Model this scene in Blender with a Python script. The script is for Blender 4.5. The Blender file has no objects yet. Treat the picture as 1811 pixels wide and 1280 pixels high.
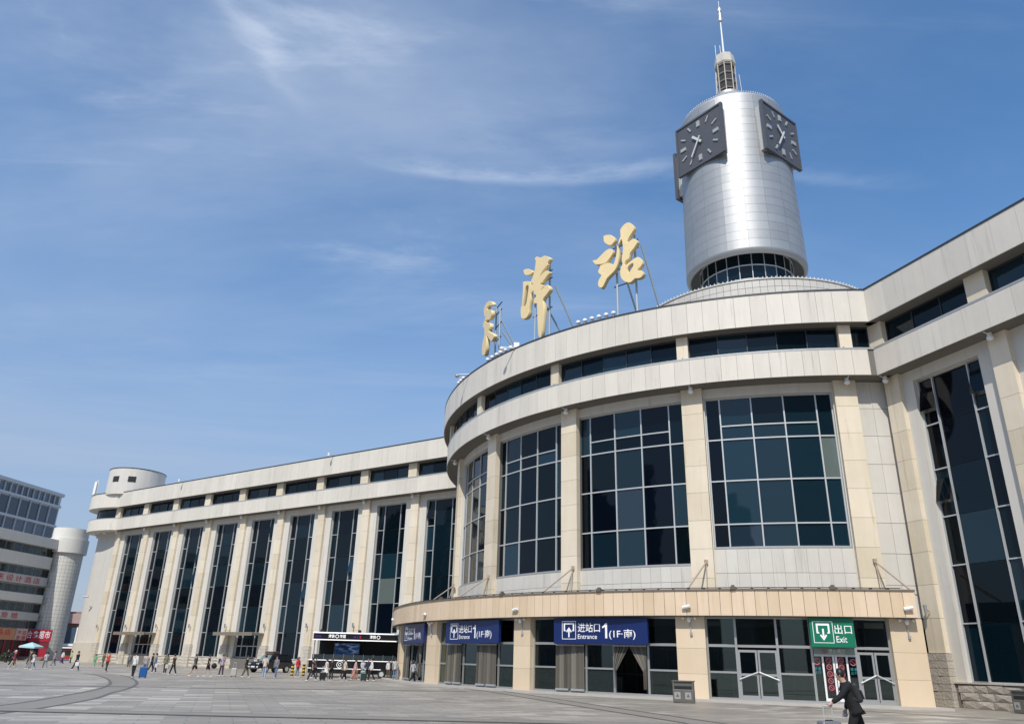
import bpy, bmesh, math, random
from mathutils import Vector, Matrix
random.seed(7)
R=math.radians; sin=math.sin; cos=math.cos; PI=math.pi
scene=bpy.context.scene
COL=scene.collection
# ------------------------------------------------------------------ camera
cam=bpy.data.cameras.new('camera'); camo=bpy.data.objects.new('camera',cam); COL.objects.link(camo)
cam.sensor_width=36; cam.lens=26.504; cam.clip_end=3000; cam.clip_start=.1
camo.matrix_world=Matrix.Translation((0,0,1.7))@Matrix.Rotation(R(90+21.635),4,'X')@Matrix.Rotation(R(1.5406),4,'Z')
scene.camera=camo
# ------------------------------------------------------------------ light, sky, exposure
SUN_AZ,SUN_EL=R(-165.2),R(49.6)
S=Vector((sin(SUN_AZ)*cos(SUN_EL),cos(SUN_AZ)*cos(SUN_EL),sin(SUN_EL)))
sun=bpy.data.lights.new('sun','SUN'); sun.energy=3.75; sun.angle=R(.53); sun.color=(1,.955,.88)
suno=bpy.data.objects.new('sun',sun); COL.objects.link(suno); suno.rotation_euler=S.to_track_quat('Z','Y').to_euler(); suno.location=(0,0,120)
world=bpy.data.worlds.new('World'); scene.world=world; world.use_nodes=True
def build_world():
    nt=world.node_tree; N=nt.nodes; L=nt.links; N.clear()
    out=N.new('ShaderNodeOutputWorld'); bg=N.new('ShaderNodeBackground'); bg.inputs[1].default_value=.15
    sky=N.new('ShaderNodeTexSky'); sky.sky_type='NISHITA'; sky.sun_disc=False
    sky.sun_elevation=SUN_EL; sky.sun_rotation=R(194.8); sky.air_density=1.15; sky.dust_density=.5; sky.ozone_density=3.0; sky.altitude=10
    tc=N.new('ShaderNodeTexCoord'); sep=N.new('ShaderNodeSeparateXYZ'); L.new(tc.outputs['Generated'],sep.inputs[0])
    def m(op,a,b=None,c=None):
        n=N.new('ShaderNodeMath'); n.operation=op
        for i,v in enumerate((a,b,c)):
            if v is None: continue
            if isinstance(v,(int,float)): n.inputs[i].default_value=v
            else: L.new(v,n.inputs[i])
        return n.outputs[0]
    x,y,z=sep.outputs
    zc=m('ADD',m('MAXIMUM',z,0.02),.12)
    px=m('DIVIDE',x,zc); py=m('DIVIDE',y,zc)
    comb=N.new('ShaderNodeCombineXYZ'); L.new(px,comb.inputs[0]); L.new(py,comb.inputs[1])
    def cirrus(rot,sx,sy,scale,det,lo,hi,seed,dist=.9):
        mp=N.new('ShaderNodeMapping'); mp.inputs['Rotation'].default_value=(0,0,R(rot)); mp.inputs['Scale'].default_value=(sx,sy,1); mp.inputs['Location'].default_value=(seed,seed*1.7,0)
        L.new(comb.outputs[0],mp.inputs[0])
        n=N.new('ShaderNodeTexNoise'); n.inputs['Scale'].default_value=scale; n.inputs['Detail'].default_value=det; n.inputs['Roughness'].default_value=.62; n.inputs['Distortion'].default_value=dist
        L.new(mp.outputs[0],n.inputs['Vector'])
        r=N.new('ShaderNodeMapRange'); r.interpolation_type='SMOOTHSTEP'; r.inputs[1].default_value=lo; r.inputs[2].default_value=hi
        L.new(n.outputs[0],r.inputs[0]); return r.outputs[0]
    wisp=cirrus(-38,.55,1.5,1.25,10,.50,.78,3.1,1.3)
    broad=cirrus(-55,.5,1.0,.6,7,.34,.80,8.3,.9)
    haze=cirrus(15,1,1.6,.7,3,.25,.9,1.4,.4)
    # long thin streaks of cirrus lying across the sky
    az=m('ARCTAN2',x,y); el=m('ARCSINE',z)
    def streak(e0,slope,w,a0,a1,soft,amp,wob):
        nn=N.new('ShaderNodeTexNoise'); nn.inputs['Scale'].default_value=7; nn.inputs['Detail'].default_value=7; nn.inputs['Roughness'].default_value=.6
        cb=N.new('ShaderNodeCombineXYZ'); L.new(m('MULTIPLY',az,1.0),cb.inputs[0]); L.new(m('MULTIPLY',el,4.5),cb.inputs[1]); cb.inputs[2].default_value=wob*9
        L.new(cb.outputs[0],nn.inputs['Vector'])
        off=m('MULTIPLY',m('SUBTRACT',nn.outputs[0],.5),w*2.2)
        dlt=m('SUBTRACT',m('SUBTRACT',el,R(e0)),m('ADD',m('MULTIPLY',az,slope),off))
        up=m('MAXIMUM',dlt,m('MULTIPLY',dlt,-2.6))
        g=m('POWER',2.718,m('MULTIPLY',m('POWER',m('DIVIDE',up,w),2),-1))
        def ss(a,b):
            r=N.new('ShaderNodeMapRange'); r.interpolation_type='SMOOTHSTEP'; r.inputs[1].default_value=R(a); r.inputs[2].default_value=R(b); L.new(az,r.inputs[0]); return r.outputs[0]
        win=m('MULTIPLY',ss(a0,a0+soft),m('SUBTRACT',1,ss(a1-soft,a1)))
        tex=N.new('ShaderNodeMapRange'); tex.inputs[1].default_value=.25; tex.inputs[2].default_value=.75; L.new(nn.outputs[0],tex.inputs[0])
        return m('MULTIPLY',m('MULTIPLY',m('MULTIPLY',g,win),amp),tex.outputs[0])
    st=m('ADD',streak(35.3,.0,.014,-16,20,11,.62,.2),m('ADD',streak(39.0,-.24,.014,19,36,7,.45,.8),m('ADD',m('ADD',streak(25.5,-.65,.04,-34,-17,8,.40,.5),streak(37,-.32,.06,-32,-8,10,.26,.9)),streak(36.7,-.03,.055,-12,24,12,.20,.7))))
    hi=N.new('ShaderNodeMapRange'); hi.interpolation_type='SMOOTHSTEP'; hi.inputs[1].default_value=R(16); hi.inputs[2].default_value=R(36); hi.inputs[3].default_value=.15; L.new(el,hi.inputs[0])
    wisp=m('MULTIPLY',wisp,hi.outputs[0])
    tot=m('ADD',m('ADD',m('MULTIPLY',wisp,.62),m('MULTIPLY',broad,.44)),m('ADD',m('MULTIPLY',haze,.16),st))
    # cirrus thickens a little towards the west
    westr=N.new('ShaderNodeMapRange'); westr.inputs[1].default_value=.45; westr.inputs[2].default_value=-.75; westr.inputs[3].default_value=.35; westr.inputs[4].default_value=1.7; L.new(x,westr.inputs[0])
    tot=m('MINIMUM',m('MULTIPLY',tot,westr.outputs[0]),.85)
    hs=N.new('ShaderNodeHueSaturation'); hs.inputs['Saturation'].default_value=1.24; hs.inputs['Value'].default_value=1.0; L.new(sky.outputs[0],hs.inputs['Color'])
    mix=N.new('ShaderNodeMix'); mix.data_type='RGBA'; L.new(tot,mix.inputs[0]); L.new(hs.outputs[0],mix.inputs[6]); mix.inputs[7].default_value=(3.9,4.5,5.5,1)
    # pale haze low down, all round the horizon
    hz=N.new('ShaderNodeMapRange'); hz.interpolation_type='SMOOTHSTEP'; hz.inputs[1].default_value=R(34); hz.inputs[2].default_value=R(-2); hz.inputs[4].default_value=.82; L.new(el,hz.inputs[0])
    mix2=N.new('ShaderNodeMix'); mix2.data_type='RGBA'; L.new(hz.outputs[0],mix2.inputs[0]); L.new(mix.outputs[2],mix2.inputs[6]); mix2.inputs[7].default_value=(1.9,2.35,3.4,1)
    L.new(mix2.outputs[2],bg.inputs[0]); L.new(bg.outputs[0],out.inputs[0])
build_world()
vs=scene.view_settings; vs.view_transform='Standard'; vs.look='None'; vs.exposure=0.1; vs.gamma=1; vs.use_curve_mapping=False
scene.cycles.max_bounces=6; scene.cycles.diffuse_bounces=3; scene.cycles.glossy_bounces=4; scene.cycles.transparent_max_bounces=12
scene.cycles.use_denoising=True
# ------------------------------------------------------------------ materials
MATS={}
def mat(name,col,rough=.6,metal=0,nz=0.0,ns=2.0,rnd=0.0,streak=0.0,bump=0.0,spec=.5,emit=None,tint=None,patch=0.0,bs=None,stain=0.0):
    if name in MATS: return MATS[name]
    M=bpy.data.materials.new(name); M.use_nodes=True; nt=M.node_tree; N=nt.nodes; L=nt.links
    b=N['Principled BSDF']; b.inputs['Roughness'].default_value=rough; b.inputs['Metallic'].default_value=metal
    b.inputs['Specular IOR Level'].default_value=spec
    c=(*col,1); b.inputs['Base Color'].default_value=c
    if emit: b.inputs['Emission Color'].default_value=(*emit[0],1); b.inputs['Emission Strength'].default_value=emit[1]
    if nz or rnd or streak or patch:
        def m(op,a,bv):
            n=N.new('ShaderNodeMath'); n.operation=op
            for i,v in enumerate((a,bv)):
                if isinstance(v,(int,float)): n.inputs[i].default_value=v
                else: L.new(v,n.inputs[i])
            return n.outputs[0]
        geo=N.new('ShaderNodeNewGeometry'); f=None
        def noise(scale,sc3,amp,det=5):
            mp=N.new('ShaderNodeMapping'); mp.inputs['Scale'].default_value=sc3; L.new(geo.outputs['Position'],mp.inputs[0])
            n=N.new('ShaderNodeTexNoise'); n.inputs['Scale'].default_value=scale; n.inputs['Detail'].default_value=det; n.inputs['Roughness'].default_value=.6; L.new(mp.outputs[0],n.inputs['Vector'])
            return m('MULTIPLY',m('SUBTRACT',n.outputs[0],.5),amp*2)
        terms=[]
        if nz: terms.append(noise(ns,(1,1,1),nz))
        if streak: terms.append(noise(2.2,(1,1,.07),streak,4))
        if stain:
            mp=N.new('ShaderNodeMapping'); mp.inputs['Scale'].default_value=(1.5,1.5,.09); L.new(geo.outputs['Position'],mp.inputs[0])
            n=N.new('ShaderNodeTexNoise'); n.inputs['Scale'].default_value=1.6; n.inputs['Detail'].default_value=6; n.inputs['Roughness'].default_value=.7; L.new(mp.outputs[0],n.inputs['Vector'])
            mr=N.new('ShaderNodeMapRange'); mr.interpolation_type='SMOOTHSTEP'; mr.inputs[1].default_value=.55; mr.inputs[2].default_value=.78; mr.inputs[4].default_value=-stain; L.new(n.outputs[0],mr.inputs[0]); terms.append(mr.outputs[0])
        if patch: terms.append(noise(.35,(1,1,1),patch,3))
        if rnd:
            oi=N.new('ShaderNodeObjectInfo'); terms.append(m('MULTIPLY',m('SUBTRACT',oi.outputs['Random'],.5),rnd*2))
        f=terms[0]
        for t in terms[1:]: f=m('ADD',f,t)
        f=m('ADD',f,1.0)
        hv=N.new('ShaderNodeMix'); hv.data_type='RGBA'; hv.blend_type='MULTIPLY'; hv.inputs[0].default_value=1; hv.inputs[6].default_value=c
        cb=N.new('ShaderNodeCombineColor'); L.new(f,cb.inputs[0])
        t=tint or (1,1,1)
        for i in (0,1,2):
            L.new(m('POWER',f,t[i]) if t[i]!=1 else f,cb.inputs[i])
        L.new(cb.outputs[0],hv.inputs[7]); L.new(hv.outputs[2],b.inputs['Base Color'])
    if bump:
        geo2=N.new('ShaderNodeNewGeometry'); n=N.new('ShaderNodeTexNoise'); n.inputs['Scale'].default_value=bs or ns*3; n.inputs['Detail'].default_value=6
        L.new(geo2.outputs['Position'],n.inputs['Vector']); bp=N.new('ShaderNodeBump'); bp.inputs['Strength'].default_value=bump; bp.inputs['Distance'].default_value=.05
        L.new(n.outputs[0],bp.inputs['Height']); L.new(bp.outputs[0],b.inputs['Normal'])
    MATS[name]=M; return M
def glass_opaque(name,col,f0=1.36,rough=.03,rnd=.6,wob=.006):
    M=bpy.data.materials.new(name); M.use_nodes=True; nt=M.node_tree; N=nt.nodes; L=nt.links; b=N['Principled BSDF']
    b.inputs['Roughness'].default_value=rough; b.inputs['IOR'].default_value=f0
    oi=N.new('ShaderNodeObjectInfo'); mx=N.new('ShaderNodeMix'); mx.data_type='RGBA'
    L.new(oi.outputs['Random'],mx.inputs[0]); mx.inputs[6].default_value=(*[c*(1-rnd) for c in col],1); mx.inputs[7].default_value=(*[c*(1+rnd) for c in col],1)
    L.new(mx.outputs[2],b.inputs['Base Color'])
    geo=N.new('ShaderNodeNewGeometry'); n=N.new('ShaderNodeTexNoise'); n.inputs['Scale'].default_value=.55; n.inputs['Detail'].default_value=2
    L.new(geo.outputs['Position'],n.inputs['Vector']); bp=N.new('ShaderNodeBump'); bp.inputs['Strength'].default_value=1; bp.inputs['Distance'].default_value=wob
    L.new(n.outputs[0],bp.inputs['Height']); L.new(bp.outputs[0],b.inputs['Normal'])
    MATS[name]=M; return M
def glass_clear(name,tint,refl=1.0):
    M=bpy.data.materials.new(name); M.use_nodes=True; nt=M.node_tree; N=nt.nodes; L=nt.links; N.clear()
    out=N.new('ShaderNodeOutputMaterial'); tr=N.new('ShaderNodeBsdfTransparent'); tr.inputs[0].default_value=(*tint,1)
    gl=N.new('ShaderNodeBsdfGlossy'); gl.inputs['Roughness'].default_value=.015; gl.inputs[0].default_value=(.8,1,.95,1)
    fr=N.new('ShaderNodeFresnel'); fr.inputs[0].default_value=1.62; mx=N.new('ShaderNodeMixShader')
    ad=N.new('ShaderNodeMath'); ad.operation='MULTIPLY'; ad.inputs[1].default_value=refl; L.new(fr.outputs[0],ad.inputs[0])
    L.new(ad.outputs[0],mx.inputs[0]); L.new(tr.outputs[0],mx.inputs[1]); L.new(gl.outputs[0],mx.inputs[2]); L.new(mx.outputs[0],out.inputs[0])
    MATS[name]=M; return M
fascia_m=mat('pale_stone_panel',(.65,.605,.525),.55,nz=.05,ns=1.2,rnd=.06,streak=.09,bump=.05,patch=.06,stain=.36)
pil_m=mat('cream_stone',(.69,.60,.455),.55,nz=.06,ns=1.0,rnd=.08,streak=.10,bump=.06,tint=(1,1.08,1.4),patch=.10,stain=.32)
wall_m=mat('grey_white_stone',(.60,.57,.51),.6,nz=.05,ns=1.5,rnd=.05,streak=.09,bump=.05,patch=.06,stain=.32)
peach_m=mat('peach_stone_panel',(.67,.52,.36),.5,nz=.06,ns=1.2,rnd=.075,streak=.08,bump=.04,tint=(1,1.1,1.5),stain=.26,patch=.06)
joint_m=mat('dark_joint',(.16,.15,.135),.9)
soffit_m=mat('shade_dark_soffit',(.16,.148,.13),.7,nz=.05,ns=.8)  # colour darkened to put deep shade on the soffits
coping_m=mat('dark_metal_coping',(.06,.065,.07),.45,metal=.5)
ledge_m=mat('grey_metal_ledge',(.42,.43,.43),.45,metal=.4,nz=.12,ns=3)
alu_m=mat('aluminium_frame',(.52,.54,.54),.42,metal=.3)
steel_m=mat('dull_steel_frame',(.38,.385,.38),.42,metal=.5)
white_m=mat('white_paint',(.8,.8,.78),.5)
black_m=mat('black_plastic',(.012,.012,.013),.45)
glass_m=glass_opaque('dark_window_glass',(.0025,.009,.014))
glassc_m=glass_opaque('teal_window_glass',(.006,.021,.032),f0=1.5,rnd=.35)
black_glass_m=glass_opaque('black_navy_glass',(.0008,.0025,.006),rnd=.3)
sky_glass_m=glass_opaque('sky_reflecting_glass',(.012,.025,.04),f0=1.7,rnd=.3)
blind_glass_m=glass_opaque('glass_with_pale_blind',(.10,.125,.115),f0=1.5,rnd=.25)
door_glass_m=glass_clear('clear_door_glass',(.34,.42,.40),1.5)
rustic_m=mat('rusticated_granite',(.40,.355,.30),.8,nz=.16,ns=4,rnd=.09,bump=.9,bs=9,patch=.06)
rustic_l=mat('pale_granite_plinth',(.52,.47,.39),.75,nz=.10,ns=3,rnd=.08,bump=.5,bs=7)
roof_m=mat('grey_roof',(.3,.3,.29),.8)
# ------------------------------------------------------------------ mesh helpers
class MB:
    def __init__(s): s.v=[]; s.f=[]
    def add(s,v,f):
        o=len(s.v); s.v+=[tuple(p) for p in v]; s.f+=[tuple(i+o for i in q) for q in f]; return s
    def hexa(s,p): # 8 points: bottom ring 0-3, top ring 4-7
        return s.add(p,[(3,2,1,0),(4,5,6,7),(0,1,5,4),(1,2,6,5),(2,3,7,6),(3,0,4,7)])
    def box(s,x0,x1,y0,y1,z0,z1):
        return s.hexa([(x0,y0,z0),(x1,y0,z0),(x1,y1,z0),(x0,y1,z0),(x0,y0,z1),(x1,y0,z1),(x1,y1,z1),(x0,y1,z1)])
    def arc(s,th0,th1,r0,r1,z0,z1,n=1,c=None):
        c=c or C0; v=[];f=[]
        for i in range(n+1):
            t=R(th0+(th1-th0)*i/n)
            for r,z in ((r1,z0),(r1,z1),(r0,z1),(r0,z0)): v.append((c[0]+r*sin(t),c[1]-r*cos(t),z))
        for i in range(n):
            for k in range(4):
                a=i*4+k;b=i*4+(k+1)%4; f.append((a,a+4,b+4,b))
        f.append((0,1,2,3)); e=n*4; f.append((e+3,e+2,e+1,e)); return s.add(v,f)
    def lathe(s,prof,c,n=48,caps=True):
        v=[];f=[]
        for r,z in prof:
            for i in range(n):
                a=2*PI*i/n; v.append((c[0]+r*cos(a),c[1]+r*sin(a),z))
        for j in range(len(prof)-1):
            for i in range(n): f.append((j*n+i,j*n+(i+1)%n,(j+1)*n+(i+1)%n,(j+1)*n+i))
        if caps: f.append(tuple(range(n-1,-1,-1))); f.append(tuple((len(prof)-1)*n+i for i in range(n)))
        return s.add(v,f)
    def tube(s,p0,p1,r0,r1=None,n=8):
        r1=r0 if r1 is None else r1
        p0=Vector(p0);p1=Vector(p1);d=(p1-p0).normalized(); a=d.orthogonal().normalized(); b=d.cross(a)
        v=[];f=[]
        for p,r in ((p0,r0),(p1,r1)):
            for i in range(n):
                t=2*PI*i/n; v.append(p+a*(r*cos(t))+b*(r*sin(t)))
        for i in range(n): f.append((i,(i+1)%n,n+(i+1)%n,n+i))
        f.append(tuple(range(n-1,-1,-1))); f.append(tuple(n+i for i in range(n)))
        return s.add(v,f)
    def ball(s,c,r,n=8,m=5,sq=1):
        v=[];f=[]
        for j in range(1,m):
            ph=PI*j/m
            for i in range(n): v.append((c[0]+r*sin(ph)*cos(2*PI*i/n),c[1]+r*sin(ph)*sin(2*PI*i/n),c[2]+r*sq*cos(ph)))
        v.append((c[0],c[1],c[2]+r*sq)); v.append((c[0],c[1],c[2]-r*sq)); t=len(v)-2
        for j in range(m-2):
            for i in range(n): f.append((j*n+i,(j+1)*n+i,(j+1)*n+(i+1)%n,j*n+(i+1)%n))
        for i in range(n): f.append((t,i,(i+1)%n)); f.append((t+1,(m-2)*n+(i+1)%n,(m-2)*n+i))
        return s.add(v,f)
    def build(s,name,m,parent=None,smooth=False,bevel=0,rel=None):
        me=bpy.data.meshes.new(name); me.from_pydata(s.v,[],s.f); me.update()
        if smooth is not False:
            for p in me.polygons: p.use_smooth=True
            if smooth is not True: me.set_sharp_from_angle(angle=R(smooth))
        return link(name,me,m,parent,bevel)
def link(name,me,m,parent=None,bevel=0):
    o=bpy.data.objects.new(name,me); COL.objects.link(o)
    for x in (m if isinstance(m,(list,tuple)) else [m]): me.materials.append(x)
    if parent is not None: set_parent(o,parent)
    if bevel:
        b=o.modifiers.new('bevel','BEVEL'); b.width=bevel; b.segments=2; b.limit_method='ANGLE'
    return o
PW={}
def set_parent(o,p):
    o.parent=p; o.matrix_parent_inverse=PW.get(p.name) or Matrix()
def empty(name,loc,rz=0):
    o=bpy.data.objects.new(name,None); COL.objects.link(o); o.location=loc; o.rotation_euler=(0,0,rz); o.empty_display_size=.3
    return o
def worldparent(e):  # children meshes are given in world coordinates
    PW[e.name]=(Matrix.Translation(e.location)@Matrix.Rotation(e.rotation_euler.z,4,'Z')).inverted()
    return e
def tag(o,label=None,cat=None,group=None,kind=None):
    for k,v in (('label',label),('category',cat),('group',group),('kind',kind)):
        if v: o[k]=v
    return o
_TMP=bpy.data.scenes.new('workbench')
def evaluated_mesh(ob):
    _TMP.collection.objects.link(ob); _TMP.view_layers[0].update(); dg=_TMP.view_layers[0].depsgraph
    me=bpy.data.meshes.new_from_object(ob.evaluated_get(dg)); d=ob.data; bpy.data.objects.remove(ob)
    if isinstance(d,bpy.types.Curve): bpy.data.curves.remove(d)
    else: bpy.data.meshes.remove(d)
    return me
def text_mesh(body,x0,y0,x1,y1,bold=.007):
    cu=bpy.data.curves.new('t','FONT'); cu.body=body; cu.size=1; cu.resolution_u=3; cu.offset=bold
    ob=bpy.data.objects.new('t',cu); me=evaluated_mesh(ob)
    if not me.vertices: return me
    xs=[v.co.x for v in me.vertices]; ys=[v.co.y for v in me.vertices]
    ax,bx,ay,by=min(xs),max(xs),min(ys),max(ys)
    for v in me.vertices:
        v.co.x=x0+(v.co.x-ax)/max(bx-ax,1e-6)*(x1-x0); v.co.y=y0+(v.co.y-ay)/max(by-ay,1e-6)*(y1-y0)
    me.materials.clear(); return me
def place(me,M):
    me.transform(M); return me
def plane_matrix(o,right,up): # local x->right, y->up, z->outward
    r=Vector(right).normalized();u=Vector(up).normalized();n=r.cross(u)
    M=Matrix(((r.x,u.x,n.x,o[0]),(r.y,u.y,n.y,o[1]),(r.z,u.z,n.z,o[2]),(0,0,0,1))); return M
# ------------------------------------------------------------------ survey of the place
C0=(24.457,75.003); CC=(24.97,75.84)            # rotunda centre, canopy centre
R1,R2,RP,RW,RG=31.157,30.67,29.73,29.36,29.08   # upper band, lower band, pilaster, wall, glass radii
Z1T,Z1B,Z2T,Z2B=24.889,22.583,20.86,19.11
AL,AR=R(-55.494),R(-19.2826)
WING={'L':((cos(AL),-sin(AL)),(sin(AL),cos(AL)),63.603),'R':((cos(AR),-sin(AR)),(sin(AR),cos(AR)),36.507)}
def W(side,u,off,z):
    n,t,D=WING[side]; return (n[0]*(D+off)+t[0]*u,n[1]*(D+off)+t[1]*u,z)
def wbox(mb,side,u0,u1,o0,o1,z0,z1):
    return mb.hexa([W(side,u0,o0,z0),W(side,u1,o0,z0),W(side,u1,o1,z0),W(side,u0,o1,z0),W(side,u0,o0,z1),W(side,u1,o0,z1),W(side,u1,o1,z1),W(side,u0,o1,z1)])
def P(th,r,z,c=None):
    c=c or C0; t=R(th); return (c[0]+r*sin(t),c[1]-r*cos(t),z)

# ------------------------------------------------------------------ ground
def ground_material():
    M=bpy.data.materials.new('plaza_paving'); M.use_nodes=True; nt=M.node_tree; N=nt.nodes; L=nt.links; b=N['Principled BSDF']
    geo=N.new('ShaderNodeNewGeometry'); mp=N.new('ShaderNodeMapping'); mp.inputs['Rotation'].default_value=(0,0,R(-19.3)); L.new(geo.outputs['Position'],mp.inputs[0])
    br=N.new('ShaderNodeTexBrick'); br.inputs['Scale'].default_value=1; br.inputs['Brick Width'].default_value=1.2; br.inputs['Row Height'].default_value=.6; br.inputs['Mortar Size'].default_value=.016
    br.inputs['Color1'].default_value=(.265,.238,.20,1); br.inputs['Color2'].default_value=(.315,.285,.24,1); br.inputs['Mortar'].default_value=(.15,.14,.125,1); br.inputs['Bias'].default_value=0
    L.new(mp.outputs[0],br.inputs['Vector'])
    # pale, recently cleaned slabs scattered through the paving
    sn=N.new('ShaderNodeVectorMath'); sn.operation='SNAP'; sn.inputs[1].default_value=(1.2,.6,5); L.new(mp.outputs[0],sn.inputs[0])
    wn=N.new('ShaderNodeTexWhiteNoise'); L.new(sn.outputs[0],wn.inputs['Vector'])
    mr=N.new('ShaderNodeMapRange'); mr.inputs[1].default_value=.52; mr.inputs[2].default_value=1.0; L.new(wn.outputs[0],mr.inputs[0])
    big=N.new('ShaderNodeTexNoise'); big.inputs['Scale'].default_value=.09; big.inputs['Detail'].default_value=4; L.new(geo.outputs['Position'],big.inputs['Vector'])
    bm=N.new('ShaderNodeMapRange'); bm.inputs[1].default_value=.38; bm.inputs[2].default_value=.56; L.new(big.outputs[0],bm.inputs[0])
    ml=N.new('ShaderNodeMath'); ml.operation='MULTIPLY'; L.new(mr.outputs[0],ml.inputs[0]); L.new(bm.outputs[0],ml.inputs[1])
    m1=N.new('ShaderNodeMix'); m1.data_type='RGBA'; L.new(ml.outputs[0],m1.inputs[0]); L.new(br.outputs[0],m1.inputs[6]); m1.inputs[7].default_value=(.49,.445,.38,1)
    n2=N.new('ShaderNodeTexNoise'); n2.inputs['Scale'].default_value=.22; n2.inputs['Detail'].default_value=7; n2.inputs['Roughness'].default_value=.65; L.new(geo.outputs['Position'],n2.inputs['Vector'])
    r2=N.new('ShaderNodeMapRange'); r2.inputs[1].default_value=.3; r2.inputs[2].default_value=.7; r2.inputs[3].default_value=.8; r2.inputs[4].default_value=1.17; L.new(n2.outputs[0],r2.inputs[0])
    m2=N.new('ShaderNodeMix'); m2.data_type='RGBA'; m2.blend_type='MULTIPLY'; m2.inputs[0].default_value=1; L.new(m1.outputs[2],m2.inputs[6]); L.new(r2.outputs[0],m2.inputs[7])
    L.new(m2.outputs[2],b.inputs['Base Color']); b.inputs['Roughness'].default_value=.62
    r3=N.new('ShaderNodeMapRange'); r3.inputs[3].default_value=.36; r3.inputs[4].default_value=.66; L.new(n2.outputs[0],r3.inputs[0]); L.new(r3.outputs[0],b.inputs['Roughness'])
    bp=N.new('ShaderNodeBump'); bp.inputs['Strength'].default_value=.25; bp.inputs['Distance'].default_value=.01; L.new(br.outputs['Fac'],bp.inputs['Height']); bp.invert=True; L.new(bp.outputs[0],b.inputs['Normal'])
    return M
def ribbon(name,pts,w,z,m):
    v=[];f=[]
    for i,p in enumerate(pts):
        a=Vector(pts[max(i-1,0)]);b=Vector(pts[min(i+1,len(pts)-1)]);d=(b-a).normalized();n=Vector((-d.y,d.x))
        v+=[(p[0]+n.x*w/2,p[1]+n.y*w/2,z),(p[0]-n.x*w/2,p[1]-n.y*w/2,z)]
        if i: k=2*i; f.append((k-2,k-1,k+1,k))
    me=bpy.data.meshes.new(name); me.from_pydata(v,[],f); o=link(name,me,m); return tag(o,kind='structure')
def smoothpts(p,k=5):
    out=[]
    for i in range(len(p)-1):
        q=[p[max(i-1,0)],p[i],p[i+1],p[min(i+2,len(p)-1)]]
        for s in range(k):
            t=s/k
            out.append(tuple(.5*((2*q[1][j])+(-q[0][j]+q[2][j])*t+(2*q[0][j]-5*q[1][j]+4*q[2][j]-q[3][j])*t*t+(-q[0][j]+3*q[1][j]-3*q[2][j]+q[3][j])*t**3) for j in (0,1)))
    out.append(p[-1]); return out
gm=ground_material()
me=bpy.data.meshes.new('plaza_ground'); me.from_pydata([(-1500,-800,0),(1500,-800,0),(1500,2500,0),(-1500,2500,0)],[],[(0,1,2,3)]); tag(link('plaza_ground',me,gm),kind='structure')
band_m=mat('dark_granite_band',(.12,.115,.105),.6,nz=.2,ns=1.5)
band_l=mat('grey_granite_band',(.245,.222,.188),.65,nz=.15,ns=1.2)
inner=smoothpts([(-33,64.5),(-30.1,60.6),(-25.5,52.9),(-21.9,45.9),(-20,41.4),(-18.7,37.7),(-16.9,31),(-15.9,26.3),(-15.6,20)])
outer=smoothpts([(-29,62),(-25.6,56.4),(-21.6,48.5),(-19.3,43),(-17.9,39),(-17.1,36.2),(-15.4,31.2),(-14.2,25.3),(-13.6,19)])
ribbon('paving_band',smoothpts([((a[0]+b[0])/2,(a[1]+b[1])/2) for a,b in zip(inner[::5],outer[::5])]),1.5,.004,band_l)
ribbon('paving_line',inner,.17,.008,band_m); ribbon('paving_line',outer,.17,.008,band_m)
d1=[(-8,66),(-5.3,59.1),(-1.4,50.2),(1.6,40.6),(3.5,34.2),(5.9,26.6),(8.3,18),(10.5,10)]; d2=[(x+1.25,y+.35) for x,y in d1]
ribbon('paving_band',smoothpts([(x+.62,y+.17) for x,y in d1]),1.15,.004,band_l)
ribbon('paving_line',smoothpts(d1),.13,.0121,band_m); ribbon('paving_line',smoothpts(d2),.13,.0121,band_m)
ribbon('paving_line',[(-40,34.2),(-24.5,40.2),(-11.9,44.7),(-2.2,48.2)],.3,.0161,band_m)
ribbon('paving_line',[(-30,24.6),(-13.5,25.2),(2.7,26.1),(20,27)],.16,.0161,band_m)
ribbon('paving_line',[(-30,23.4),(-13.5,24.0),(2.7,24.9),(20,25.8)],.16,.0161,band_m)
ribbon('paving_band',[(-34,24.0),(-13.5,24.6),(2.7,25.5),(24,26.6)],1.0,.0202,band_l)
ribbon('paving_line',[(13,41.2),(17,36.9),(21.2,33.2),(26,28.6)],.2,.0161,band_m)
pave_edge=mat('entrance_apron_stone',(.43,.40,.36),.6,nz=.1,ns=2)
rs_=random.Random(11); sky_mb=MB()  # unseen blocks behind the camera, added for reflections in the station glass
for i in range(34):
    a=R(-84-i*6.2+rs_.uniform(-2,2)); dd=rs_.uniform(190,330); w=rs_.uniform(14,30); hgt=rs_.choice((22,30,45,60,80,105,130))*rs_.uniform(.85,1.15); x,y=dd*sin(a),dd*cos(a); c_,s_=cos(a),sin(a)
    for k_,(ww,h0,h1) in enumerate(((w,0,hgt),(w*.6,hgt,hgt*1.08))):
        q=[(x+c_*u*ww/2+s_*v*w/2,y-s_*u*ww/2+c_*v*w/2) for u,v in ((-1,-1),(1,-1),(1,1),(-1,1))]
        sky_mb.hexa([(*p,h0) for p in q]+[(*p,h1) for p in q])
tag(sky_mb.build('added_reflection_skyline',mat('added_skyline_facades',(.20,.20,.21),.6,nz=.3,ns=.15)),'unseen city blocks behind the camera, added to be mirrored in the station glass','skyline',kind='stuff')
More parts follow.
